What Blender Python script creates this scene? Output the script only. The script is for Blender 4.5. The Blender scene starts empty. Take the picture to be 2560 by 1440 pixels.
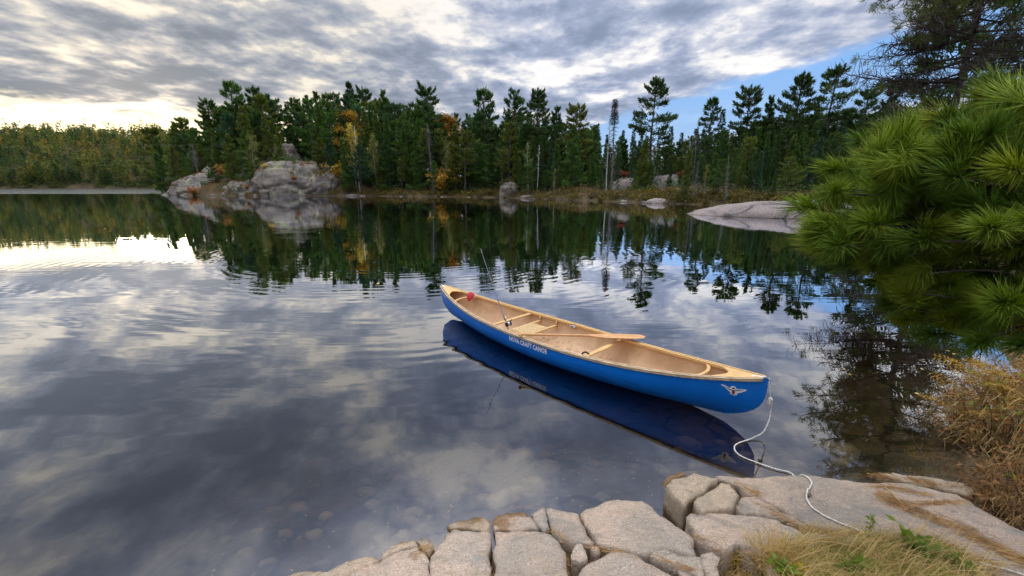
import bpy, math, random
import numpy as np
from mathutils import Vector, noise as mnoise
from mathutils.bvhtree import BVHTree
from mathutils.geometry import delaunay_2d_cdt

scene = bpy.context.scene
col = scene.collection
rad = math.radians
random.seed(7)
RNG = np.random.default_rng(7)

# ------------------------------------------------------------------ camera
H = 2.12                      # eye height above the water, metres
F = 1050.0                    # focal length in pixels of a 2560 px wide frame
TH = math.atan((720 - 463) / F)
cam_d = bpy.data.cameras.new('camera')
cam = bpy.data.objects.new('camera', cam_d)
col.objects.link(cam)
cam_d.sensor_width = 36.0
cam_d.lens = 36.0 * F / 2560.0
cam_d.clip_start = 0.05
cam_d.clip_end = 8000
cam.location = (0, 0, H)
cam.rotation_euler = (math.pi / 2 - TH, 0, 0)
scene.camera = cam

SUN_AZ, SUN_EL = -39.5, 2.3   # degrees: left of straight ahead, above the horizon
sd_ = Vector((math.sin(rad(SUN_AZ)) * math.cos(rad(SUN_EL)), math.cos(rad(SUN_AZ)) * math.cos(rad(SUN_EL)), math.sin(rad(SUN_EL))))


class NT:
    """small helper to write node trees"""
    def __init__(s, tree):
        s.t = tree
        tree.nodes.clear()

    def n(s, typ, props=None, **inp):
        nd = s.t.nodes.new(typ)
        for k, v in (props or {}).items():
            setattr(nd, k, v)
        for k, v in inp.items():
            key = int(k[1:]) if k[0] == 'i' and k[1:].isdigit() else k.replace('_', ' ')
            sock = nd.inputs[key]
            if hasattr(v, 'is_output') or isinstance(v, bpy.types.NodeSocket):
                s.t.links.new(v, sock)
            elif isinstance(v, bpy.types.Node):
                s.t.links.new(v.outputs[0], sock)
            else:
                sock.default_value = v
        return nd

    def m(s, op, a, b=None, c=None, clamp=False):
        nd = s.t.nodes.new('ShaderNodeMath')
        nd.operation = op
        nd.use_clamp = clamp
        for i, v in enumerate((a, b, c)):
            if v is None:
                continue
            if isinstance(v, bpy.types.NodeSocket):
                s.t.links.new(v, nd.inputs[i])
            else:
                nd.inputs[i].default_value = v
        return nd.outputs[0]

    def vm(s, op, a, b=None):
        nd = s.t.nodes.new('ShaderNodeVectorMath')
        nd.operation = op
        for i, v in enumerate((a, b)):
            if v is None:
                continue
            if isinstance(v, bpy.types.NodeSocket):
                s.t.links.new(v, nd.inputs[i])
            else:
                nd.inputs[i].default_value = v
        return nd.outputs['Value'] if op in ('DOT_PRODUCT', 'LENGTH') else nd.outputs[0]

    def ss(s, v, a, b, lo=0.0, hi=1.0):
        nd = s.n('ShaderNodeMapRange', {'interpolation_type': 'SMOOTHSTEP'})
        s.t.links.new(v, nd.inputs[0])
        for i, x in enumerate((a, b, lo, hi)):
            nd.inputs[i + 1].default_value = x
        return nd.outputs[0]

    def mix(s, f, a, b, blend='MIX'):
        nd = s.t.nodes.new('ShaderNodeMix')
        nd.data_type = 'RGBA'
        nd.blend_type = blend
        for i, v in ((0, f), (6, a), (7, b)):
            if isinstance(v, bpy.types.NodeSocket):
                s.t.links.new(v, nd.inputs[i])
            elif i == 0:
                nd.inputs[i].default_value = v
            else:
                nd.inputs[i].default_value = (*v[:3], 1)
        return nd.outputs[2]

    def noise(s, vec, scale, detail=4, rough=0.5, dist=0.0):
        nd = s.n('ShaderNodeTexNoise', Scale=scale, Detail=detail, Roughness=rough, Distortion=dist)
        if vec is not None:
            s.t.links.new(vec, nd.inputs['Vector'])
        return nd.outputs[0]

    def mapv(s, vec, scale=(1, 1, 1), loc=(0, 0, 0), rot=(0, 0, 0)):
        nd = s.n('ShaderNodeMapping')
        s.t.links.new(vec, nd.inputs[0])
        nd.inputs['Scale'].default_value = scale
        nd.inputs['Location'].default_value = loc
        nd.inputs['Rotation'].default_value = rot
        return nd.outputs[0]


# ------------------------------------------------------------------ sky
world = bpy.data.worlds.new('World')
scene.world = world
world.use_nodes = True
w = NT(world.node_tree)
tc = w.n('ShaderNodeTexCoord')
d = tc.outputs['Generated']
sep = w.n('ShaderNodeSeparateXYZ', Vector=d)
dx, dy, dz = sep.outputs
zpos = w.m('MAXIMUM', dz, 0.0)
zc = w.m('ADD', zpos, 0.10)
px = w.m('DIVIDE', dx, zc)
py = w.m('DIVIDE', dy, zc)
pv = w.n('ShaderNodeCombineXYZ', X=px, Y=py).outputs[0]
sky = w.n('ShaderNodeTexSky', {'sky_type': 'NISHITA', 'sun_disc': False, 'sun_elevation': rad(SUN_EL),
                               'sun_rotation': rad(SUN_AZ), 'altitude': 300, 'air_density': 1.0,
                               'dust_density': 0.3, 'ozone_density': 4.0})
gd_ = Vector((sd_.x, sd_.y, .075)).normalized()     # brightest part of the deck, just above the hidden sun
sdot = w.vm('DOT_PRODUCT', d, tuple(gd_))
# cloud deck, stretched along the wind
stre = w.mapv(pv, scale=(1.0, 0.86, 1), rot=(0, 0, rad(14)))
big = w.noise(stre, 0.9, 3, 0.5, 0.15)
med = w.noise(w.mapv(stre, loc=(3.1, 7.7, 0)), 2.4, 7, 0.56, 0.10)
fine = w.noise(w.mapv(stre, loc=(9.3, 1.7, 0)), 7.5, 6, 0.60, 0.1)
den = w.m('ADD', w.m('MULTIPLY', big, 0.34), w.m('ADD', w.m('MULTIPLY', med, 0.49), w.m('MULTIPLY', fine, 0.17)))
# the open blue lane on the right
lane = w.m('ADD', w.m('SUBTRACT', px, 2.93), w.m('MULTIPLY', py, 0.5))
lane = w.m('ADD', lane, w.m('MULTIPLY', w.m('SUBTRACT', med, 0.5), 0.9))
lane_in = w.m('MULTIPLY', w.ss(lane, -0.12, 0.15), w.ss(lane, 1.7, 1.2))
lane_in = w.m('MULTIPLY', lane_in, w.ss(dy, 0.2, 0.5))
cover = w.m('SUBTRACT', 1.0, w.m('MULTIPLY', lane_in, 0.92))
thin = w.ss(den, 0.36, 0.46, 0.82, 1.0)
cover = w.m('MULTIPLY', cover, thin)
# cloud tone
tone = w.n('ShaderNodeValToRGB', Fac=w.ss(den, 0.405, 0.592))
cr = tone.color_ramp
cr.elements[0].position = 0.0
cr.elements[0].color = (0.97, 0.93, 0.88, 1)
cr.elements[1].position = 1.0
cr.elements[1].color = (0.225, 0.275, 0.39, 1)
e = cr.elements.new(0.25); e.color = (0.57, 0.60, 0.69, 1)
e = cr.elements.new(0.60); e.color = (0.345, 0.40, 0.545, 1)
warmth = w.ss(sdot, 0.72, 1.0)
cloud = w.mix(w.m('MULTIPLY', warmth, 0.65), tone.outputs[0], (0.93, 0.82, 0.60), 'MULTIPLY')
# light coming through near the sun, more where the deck is thin
glow = w.m('POWER', w.m('MAXIMUM', sdot, 0.0), 110.0)
thinf = w.ss(den, 0.56, 0.40)
gl = w.m('MULTIPLY', glow, w.m('ADD', 0.14, w.m('MULTIPLY', thinf, 0.8)))
cloud = w.mix(1.0, cloud, w.mix(gl, (0, 0, 0), (1.3, 0.98, 0.55)), 'ADD')
# bright strip of clear sky under the deck, towards the sun
strip = w.ss(w.m('ADD', dz, w.m('MULTIPLY', w.m('SUBTRACT', fine, 0.5), 0.06)), 0.140, 0.085)
strip = w.m('MULTIPLY', strip, w.ss(sdot, 0.70, 0.92))
cloud = w.mix(strip, cloud, w.mix(w.ss(sdot, 0.86, 0.99), (0.78, 0.90, 0.95), (2.6, 2.1, 1.25)))
# deck brightens towards the zenith, as an overcast sky does
zen = w.ss(dz, 0.50, 0.92, 0.88, 4.5)
cloud10 = w.vm('SCALE', cloud)
cloud10.node.inputs['Scale'].default_value = 1.0
w.t.links.new(w.m('MULTIPLY', zen, 10.0), cloud10.node.inputs['Scale'])
blue = w.mix(.22, w.mix(w.ss(dz, .02, .34), (3.9, 5.9, 8.8), (1.9, 4.5, 9.4)), sky.outputs[0])
final = w.mix(cover, blue, cloud10)
bg = w.n('ShaderNodeBackground', Color=final, Strength=0.10)
w.n('ShaderNodeOutputWorld', Surface=bg.outputs[0])

sun_d = bpy.data.lights.new('sun', 'SUN')
sun_d.energy = 1.5
sun_d.angle = rad(10)
sun_d.color = (1.0, 0.86, 0.66)
sun = bpy.data.objects.new('sun', sun_d)
col.objects.link(sun)
sun.rotation_euler = (-sd_).to_track_quat('-Z', 'Y').to_euler()
sun.location = (-40, 50, 30)

vs = scene.view_settings
vs.view_transform = 'Standard'
vs.look = 'None'
vs.exposure = 0.38
vs.gamma = 1.0
vs.use_curve_mapping = False
scene.render.engine = 'CYCLES'
scene.cycles.use_denoising = True
scene.cycles.max_bounces = 8
scene.cycles.transparent_max_bounces = 16
scene.cycles.caustics_reflective = False
scene.cycles.caustics_refractive = False

# ------------------------------------------------------------------ helpers
CT, ST = math.cos(TH), math.sin(TH)


def ray(u, v):
    x = (u - 1280) / F
    y = -(v - 720) / F
    return np.array([x, CT + y * ST, y * CT - ST])


def at_plane(u, v, a=0.0, b=0.0, c=0.0):
    """where the sight line meets the plane z = a + b x + c y"""
    r = ray(u, v)
    t = (a - H) / (r[2] - b * r[0] - c * r[1])
    return np.array([0, 0, H]) + r * t


def at_depth(u, v, Y):
    r = ray(u, v)
    return np.array([0, 0, H]) + r * (Y / r[1])


class MB:
    """collects vertices and faces; build() links them as one mesh object"""
    def __init__(s):
        s.V, s.T, s.Q, s.n = [], [], [], 0

    def add(s, V, Fc):
        V = np.asarray(V, float).reshape(-1, 3)
        Fc = np.asarray(Fc, int)
        if Fc.size:
            (s.T if Fc.shape[1] == 3 else s.Q).append(Fc + s.n)
        s.V.append(V)
        s.n += len(V)
        return s

    def mesh(s, name, smooth=True):
        me = bpy.data.meshes.new(name)
        V = np.concatenate(s.V) if s.V else np.zeros((0, 3))
        T = np.concatenate(s.T) if s.T else np.zeros((0, 3), int)
        Q = np.concatenate(s.Q) if s.Q else np.zeros((0, 4), int)
        me.vertices.add(len(V))
        me.vertices.foreach_set('co', V.astype(np.float32).ravel())
        nl = T.size + Q.size
        me.loops.add(nl)
        me.loops.foreach_set('vertex_index', np.concatenate([T.ravel(), Q.ravel()]).astype(np.int32))
        me.polygons.add(len(T) + len(Q))
        st = np.concatenate([np.arange(len(T)) * 3, T.size + np.arange(len(Q)) * 4]).astype(np.int32)
        me.polygons.foreach_set('loop_start', st)
        me.update(calc_edges=True)
        me.validate()
        me.polygons.foreach_set('use_smooth', np.full(len(me.polygons), bool(smooth)))
        return me

    def build(s, name, mat, parent=None, smooth=True):
        return link(name, s.mesh(name, smooth), mat, parent)


def link(name, me, mat, parent=None):
    o = bpy.data.objects.new(name, me)
    if mat is not None and len(me.materials) == 0:
        me.materials.append(mat)
    col.objects.link(o)
    if parent is not None:
        o.parent = parent
    return o


def tag(o, label=None, cat=None, group=None, kind=None):
    if label: o['label'] = label
    if cat: o['category'] = cat
    if group: o['group'] = group
    if kind: o['kind'] = kind
    return o


def empty(name, loc=(0, 0, 0), rz=0.0):
    o = bpy.data.objects.new(name, None)
    o.empty_display_size = 0.2
    col.objects.link(o)
    o.location = loc
    o.rotation_euler = (0, 0, rz)
    return o


def tube(mb, pts, r, sides=6, cap=True):
    P = np.asarray(pts, float)
    n = len(P)
    R = np.full(n, r, float) if np.isscalar(r) else np.asarray(r, float)
    T = np.gradient(P, axis=0)
    T /= np.linalg.norm(T, axis=1)[:, None] + 1e-9
    ref = np.array([0, 0, 1.0]) if abs(T[0, 2]) < 0.9 else np.array([1.0, 0, 0])
    A = np.cross(T, ref)
    A /= np.linalg.norm(A, axis=1)[:, None] + 1e-9
    B = np.cross(T, A)
    an = np.linspace(0, 2 * math.pi, sides, endpoint=False)
    V = (P[:, None, :] + R[:, None, None] * (np.cos(an)[None, :, None] * A[:, None, :] + np.sin(an)[None, :, None] * B[:, None, :])).reshape(-1, 3)
    i = np.arange(n - 1)[:, None] * sides
    j = np.arange(sides)[None, :]
    k = (j + 1) % sides
    Q = np.stack([i + j, i + k, i + sides + k, i + sides + j], -1).reshape(-1, 4)
    mb.add(V, Q)
    if cap:
        base = mb.n - len(V)
        for off, fl in ((0, True), ((n - 1) * sides, False)):
            c = P[0] if fl else P[-1]
            idx = np.arange(sides) + off + base - mb.n
            mb.V.append(c.reshape(1, 3))
            cidx = mb.n
            mb.n += 1
            a = np.arange(sides) + off + base
            bb = (np.arange(sides) + 1) % sides + off + base
            mb.T.append(np.stack([np.full(sides, cidx), bb, a] if fl else [np.full(sides, cidx), a, bb], -1))
    return mb


def qcurve(a, b, c, n):
    t = np.linspace(0, 1, n)[:, None]
    return (1 - t) ** 2 * np.asarray(a, float) + 2 * t * (1 - t) * np.asarray(b, float) + t * t * np.asarray(c, float)


def spline(pts, n):
    """Catmull-Rom through pts"""
    P = np.asarray(pts, float)
    P = np.vstack([2 * P[0] - P[1], P, 2 * P[-1] - P[-2]])
    seg = len(P) - 3
    out = []
    for t in np.linspace(0, seg - 1e-6, n):
        i = int(t); f = t - i
        p0, p1, p2, p3 = P[i:i + 4]
        out.append(0.5 * ((2 * p1) + (-p0 + p2) * f + (2 * p0 - 5 * p1 + 4 * p2 - p3) * f * f + (-p0 + 3 * p1 - 3 * p2 + p3) * f ** 3))
    return np.array(out)


def box(mb, c, s, R=None):
    v = np.array([[x, y, z] for x in (-.5, .5) for y in (-.5, .5) for z in (-.5, .5)]) * np.asarray(s, float)
    if R is not None:
        v = v @ np.asarray(R, float).T
    return mb.add(v + np.asarray(c, float), [[0, 1, 3, 2], [4, 6, 7, 5], [0, 4, 5, 1], [2, 3, 7, 6], [0, 2, 6, 4], [1, 5, 7, 3]])


def slivers(mb, C, D, L, W, rng=RNG):
    """many thin triangles: base at C, pointing along D, length L, width W"""
    C = np.asarray(C, float); D = np.asarray(D, float)
    n = len(C)
    D = D / (np.linalg.norm(D, axis=1)[:, None] + 1e-9)
    S = np.cross(D, rng.normal(size=(n, 3)))
    S /= np.linalg.norm(S, axis=1)[:, None] + 1e-9
    L = np.broadcast_to(L, (n,))[:, None]; W = np.broadcast_to(W, (n,))[:, None]
    V = np.stack([C - S * W * .5, C + S * W * .5, C + D * L], 1).reshape(-1, 3)
    mb.add(V, np.arange(n * 3).reshape(-1, 3))


def leaves(mb, C, D, L, W, rng=RNG, up=0.0):
    """many four-cornered leaves"""
    C = np.asarray(C, float); D = np.asarray(D, float)
    n = len(C)
    D = D / (np.linalg.norm(D, axis=1)[:, None] + 1e-9)
    N = rng.normal(size=(n, 3)); N[:, 2] += up
    S = np.cross(D, N)
    S /= np.linalg.norm(S, axis=1)[:, None] + 1e-9
    L = np.broadcast_to(L, (n,))[:, None]; W = np.broadcast_to(W, (n,))[:, None]
    V = np.stack([C, C + D * L * .45 + S * W * .5, C + D * L, C + D * L * .45 - S * W * .5], 1).reshape(-1, 3)
    mb.add(V, np.arange(n * 4).reshape(-1, 4))


def fbm(x, y, sc=1.0, oct=4, seed=0.0):
    return mnoise.fractal(Vector((x * sc + seed, y * sc - seed, seed * .37)), 0.9, 2.0, oct, noise_basis='PERLIN_ORIGINAL')


# ------------------------------------------------------------------ materials
def new_mat(name):
    m = bpy.data.materials.new(name)
    m.use_nodes = True
    return m, NT(m.node_tree)


def simple(name, colr, rough=0.6, spec=0.4, metal=0.0, bump=None, var=0.0, vscale=6.0, grain=None):
    m, t = new_mat(name)
    tcn = t.n('ShaderNodeTexCoord')
    c = None
    if var or grain:
        v = tcn.outputs['Object']
        if grain:
            v = t.mapv(v, scale=grain)
        nz = t.noise(v, vscale, 5, 0.6)
        lo = tuple(x * (1 - var) for x in colr); hi = tuple(min(1, x * (1 + var)) for x in colr)
        c = t.mix(t.ss(nz, .3, .7), lo, hi)
    p = t.n('ShaderNodeBsdfPrincipled', Roughness=rough, Metallic=metal)
    p.inputs['Specular IOR Level'].default_value = spec
    if c is not None:
        t.t.links.new(c, p.inputs['Base Color'])
    else:
        p.inputs['Base Color'].default_value = (*colr, 1)
    if bump:
        b = t.n('ShaderNodeBump', Strength=bump[1], Distance=bump[2], Height=t.noise(tcn.outputs['Object'], bump[0], 4, .6))
        t.t.links.new(b.outputs[0], p.inputs['Normal'])
    t.n('ShaderNodeOutputMaterial', Surface=p.outputs[0])
    return m


def foliage(name, c1, c2, trans=0.3, scale=0.8, rough=0.55, rnd=0.35):
    """leaves and needles: two tones mixed by clumps, some light passing through"""
    m, t = new_mat(name)
    tcn = t.n('ShaderNodeTexCoord')
    oi = t.n('ShaderNodeObjectInfo')
    geo = t.n('ShaderNodeNewGeometry')
    f = t.m('ADD', t.m('MULTIPLY', t.ss(t.noise(tcn.outputs['Object'], scale, 3, .6), .3, .7), .55), t.m('MULTIPLY', geo.outputs['Random Per Island'], .45))
    c = t.mix(f, c1, c2)
    val = t.m('ADD', 1 - rnd / 2, t.m('MULTIPLY', oi.outputs['Random'], rnd))
    hsv = t.n('ShaderNodeHueSaturation', Color=c, Value=val, Hue=t.m('ADD', .485, t.m('MULTIPLY', oi.outputs['Random'], .03)))
    df = t.n('ShaderNodeBsdfPrincipled', Base_Color=hsv.outputs[0], Roughness=rough)
    df.inputs['Specular IOR Level'].default_value = 0.25
    tr = t.n('ShaderNodeBsdfTranslucent', Color=t.mix(1.0, hsv.outputs[0], (1.3, 1.3, .7), 'MULTIPLY'))
    mx = t.n('ShaderNodeMixShader', Fac=trans, i1=df.outputs[0], i2=tr.outputs[0])
    t.n('ShaderNodeOutputMaterial', Surface=mx.outputs[0])
    return m


def granite(name, ca, cb, cdark, speck=190.0, wet=True, bump=1.0, sc=1.0, lichen=None, white=.5, joints=None):
    m, t = new_mat(name)
    geo = t.n('ShaderNodeNewGeometry')
    oi = t.n('ShaderNodeObjectInfo')
    P = geo.outputs['Position']
    big = t.noise(P, 2.6 * sc, 5, .6, .4)
    c = t.mix(t.ss(big, .36, .64), ca, cb)
    # stretched mineral banding
    band = t.noise(t.mapv(P, scale=(2.5 * sc, 11 * sc, 8 * sc), rot=(0, 0, rad(24))), 1.6, 5, .65, .6)
    c = t.mix(t.m('MULTIPLY', t.ss(band, .56, .74), .55), c, cdark)
    pink = t.noise(t.mapv(P, loc=(4, 2, 9)), 4.5 * sc, 3, .5)
    c = t.mix(t.m('MULTIPLY', t.ss(pink, .55, .72), .30), c, tuple(x * k for x, k in zip(ca, (1.02, .90, .82))))
    stain = t.noise(t.mapv(P, scale=(1, 1.6, 1), loc=(11, 4, 2), rot=(0, 0, rad(-30))), 3.1 * sc, 5, .62, .5)
    c = t.mix(t.m('MULTIPLY', t.ss(stain, .53, .68), .70), c, tuple(x * .62 for x in cb))
    fol = t.noise(t.mapv(P, scale=(26 * sc, 95 * sc, 60 * sc), rot=(0, 0, rad(24))), 1.0, 4, .68, .4)
    c = t.mix(t.m('MULTIPLY', t.ss(fol, .62, .36), .42), c, tuple(x * .50 for x in cb))
    sp = t.noise(P, speck, 2, .7)
    c = t.mix(t.m('MULTIPLY', t.ss(sp, .50, .66), .55), c, tuple(x * .38 for x in cdark))
    sp2 = t.noise(t.mapv(P, loc=(1, 5, 3)), speck * .8, 2, .6)
    c = t.mix(t.m('MULTIPLY', t.ss(sp2, .54, .68), white), c, (.82, .76, .70))
    blot = t.noise(t.mapv(P, loc=(7, 3, 1)), 9 * sc, 4, .65)
    c = t.mix(t.m('MULTIPLY', t.ss(blot, .62, .72), .5), c, tuple(x * .6 for x in cdark))
    if lichen:
        li = t.noise(t.mapv(P, loc=(2, 8, 5)), lichen[1], 5, .7)
        c = t.mix(t.m('MULTIPLY', t.ss(li, .54, .64), .75), c, lichen[0])
    if joints:
        wp = t.vm('ADD', P, t.vm('MULTIPLY', t.n('ShaderNodeTexNoise', Vector=P, Scale=joints * 2.2, Detail=3.0).outputs[1], (1.6, 1.6, 1.6)))
        jv = t.n('ShaderNodeTexVoronoi', {'feature': 'DISTANCE_TO_EDGE'}, Vector=t.mapv(wp, scale=(.55, 1, 1.5), rot=(.25, .35, .3)), Scale=joints)
        c = t.mix(t.m('MULTIPLY', t.m('MULTIPLY', t.ss(jv.outputs['Distance'], .06, .012), t.ss(t.noise(P, joints * 1.4, 3, .6), .44, .60)), .8), c, (.035, .033, .032))
    hsv = t.n('ShaderNodeHueSaturation', Color=c, Value=t.m('ADD', .90, t.m('MULTIPLY', oi.outputs['Random'], .2)))
    c = hsv.outputs[0]
    ro = 0.8
    rs = None
    if wet:   # rock soaked by the lake along the waterline: brown algae stain, glossier
        z = t.n('ShaderNodeSeparateXYZ', Vector=P).outputs[2]
        zz = t.m('ADD', z, t.m('MULTIPLY', t.m('SUBTRACT', t.noise(P, 9, 4, .6), .5), .07))
        wf = t.ss(zz, .045, .012)
        c = t.mix(wf, c, t.mix(1.0, c, (.52, .40, .24), 'MULTIPLY'))
        rs = t.m('SUBTRACT', .8, t.m('MULTIPLY', wf, .4))
    p = t.n('ShaderNodeBsdfPrincipled', Base_Color=c, Roughness=ro)
    if rs is not None:
        t.t.links.new(rs, p.inputs['Roughness'])
    p.inputs['Specular IOR Level'].default_value = 0.3
    h = t.m('ADD', t.m('ADD', t.m('MULTIPLY', t.noise(P, 17 * sc, 7, .68), 1.0), t.m('MULTIPLY', t.noise(P, 130 * sc, 3, .6), .30)), t.m('MULTIPLY', fol, .35))
    b = t.n('ShaderNodeBump', Strength=.55 * bump, Distance=.02 / sc, Height=h)
    t.t.links.new(b.outputs[0], p.inputs['Normal'])
    t.n('ShaderNodeOutputMaterial', Surface=p.outputs[0])
    return m


M = {}
M['granite'] = granite('granite', (.59, .42, .285), (.42, .335, .24), (.17, .145, .11), speck=150, white=.36, bump=1.6, lichen=((.27, .245, .20), 3.2))
M['granite_warm'] = granite('granite_warm', (.52, .375, .235), (.40, .31, .20), (.17, .14, .10), speck=150, white=.3, bump=1.5)
M['far_rock'] = granite('far_rock', (.265, .215, .165), (.17, .145, .115), (.075, .06, .05), speck=5.0, sc=.09, wet=False, white=.12, joints=.30, lichen=((.27, .27, .13), .40))
M['pale_rock'] = granite('pale_rock', (.38, .29, .235), (.27, .22, .19), (.12, .105, .095), speck=14, sc=.35, wet=True, white=.15, joints=.33, lichen=((.17, .16, .14), 1.6))
M['bark'] = simple('bark', (.10, .085, .07), .9, .1, var=.5, vscale=5, bump=(9, .6, .03))
M['bark_grey'] = simple('bark_grey', (.22, .20, .185), .9, .1, var=.4, vscale=4)
M['bark_birch'] = simple('bark_birch', (.55, .52, .47), .8, .2, var=.35, vscale=3, grain=(1, 1, 3))
M['twig'] = simple('twig', (.075, .06, .048), .85, .15, var=.4, vscale=8)
M['twig_grey'] = simple('twig_grey', (.16, .145, .13), .9, .1, var=.4, vscale=4)
M['needle_dark'] = foliage('needle_dark', (.026, .062, .018), (.070, .125, .030), .28)
M['needle_mid'] = foliage('needle_mid', (.040, .095, .020), (.110, .190, .036), .30)
M['needle_olive'] = foliage('needle_olive', (.070, .110, .018), (.180, .205, .038), .32)
M['needle_blue'] = foliage('needle_blue', (.028, .075, .040), (.072, .140, .062), .28)
M['lime_leaf'] = foliage('lime_leaf', (.11, .13, .02), (.26, .25, .045), .4)
M['gold_leaf'] = foliage('gold_leaf', (.26, .13, .015), (.50, .29, .03), .4)
M['yellow_leaf'] = foliage('yellow_leaf', (.42, .30, .03), (.62, .46, .06), .4)
M['rust_leaf'] = foliage('rust_leaf', (.28, .10, .03), (.46, .20, .05), .3)
M['red_leaf'] = foliage('red_leaf', (.22, .05, .03), (.36, .11, .06), .3)
M['shore_shrub'] = foliage('shore_shrub', (.035, .040, .010), (.22, .15, .025), .3, scale=.5, rnd=.2)
M['needle_fresh'] = foliage('needle_fresh', (.15, .255, .012), (.42, .48, .045), .42, scale=7, rnd=.35)
M['needle_deep'] = foliage('needle_deep', (.085, .18, .012), (.25, .345, .035), .40, scale=7, rnd=.35)
M['needle_yellow'] = foliage('needle_yellow', (.25, .32, .015), (.54, .54, .06), .42, scale=7, rnd=.3)
M['needle_brown'] = foliage('needle_brown', (.46, .22, .05), (.62, .36, .10), .3, scale=9, rnd=.3)
M['needle_litter'] = foliage('needle_litter', (.27, .125, .05), (.56, .31, .13), .1, scale=9, rnd=.1)
M['dry_grass'] = foliage('dry_grass', (.40, .25, .065), (.74, .55, .22), .3, scale=6)
M['green_grass'] = foliage('green_grass', (.15, .18, .025), (.38, .38, .06), .35, scale=6)
M['green_leaf'] = foliage('green_leaf', (.09, .17, .02), (.26, .32, .04), .35, scale=9)
M['fern_gold'] = foliage('fern_gold', (.28, .16, .02), (.46, .27, .045), .35, scale=6)
M['dry_stem'] = foliage('dry_stem', (.27, .155, .055), (.56, .36, .14), .15, scale=5)
M['brown_leaf'] = foliage('brown_leaf', (.26, .10, .025), (.48, .24, .06), .25, scale=6)


def far_ground():
    m, t = new_mat('ground')
    geo = t.n('ShaderNodeNewGeometry')
    P = geo.outputs['Position']
    z = t.n('ShaderNodeSeparateXYZ', Vector=P).outputs[2]
    a = t.noise(P, .35, 5, .65)
    land = t.mix(t.ss(a, .38, .62), (.035, .030, .018), (.10, .062, .026))
    land = t.mix(t.m('MULTIPLY', t.ss(t.noise(P, .9, 4, .6), .55, .7), .7), land, (.06, .075, .02))
    land = t.mix(t.m('MULTIPLY', t.ss(t.noise(P, 7, 4, .7), .45, .65), .6), land, (.16, .11, .055))
    bed = t.mix(t.ss(t.noise(P, 1.6, 6, .65), .36, .64), (.060, .047, .032), (.125, .098, .066))
    bed = t.mix(t.m('MULTIPLY', t.ss(t.noise(P, 13, 4, .7), .52, .68), .7), bed, (.07, .055, .035))
    vor = t.n('ShaderNodeTexVoronoi', {'feature': 'F1'}, Vector=P, Scale=16.0)
    pick = t.n('ShaderNodeSeparateColor', Color=vor.outputs['Color'])
    bed = t.mix(t.m('MULTIPLY', t.m('MULTIPLY', t.ss(vor.outputs['Distance'], .34, .20), t.ss(pick.outputs[0], .84, .97)), .6), bed, (.26, .22, .15))
    slabs = t.n('ShaderNodeTexVoronoi', {'feature': 'DISTANCE_TO_EDGE'}, Vector=t.vm('ADD', P, t.vm('MULTIPLY', t.n('ShaderNodeTexNoise', Vector=P, Scale=2.0, Detail=3.0).outputs[1], (.5, .5, .5))), Scale=1.3)
    bed = t.mix(t.m('MULTIPLY', t.ss(slabs.outputs['Distance'], .05, .01), .8), bed, (.02, .016, .012))
    c = t.mix(t.ss(z, -.04, .05), bed, land)
    p = t.n('ShaderNodeBsdfPrincipled', Base_Color=c, Roughness=.95)
    p.inputs['Specular IOR Level'].default_value = .1
    b = t.n('ShaderNodeBump', Strength=.6, Distance=.06, Height=t.noise(P, 11, 6, .7))
    t.t.links.new(b.outputs[0], p.inputs['Normal'])
    t.n('ShaderNodeOutputMaterial', Surface=p.outputs[0])
    return m


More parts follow.
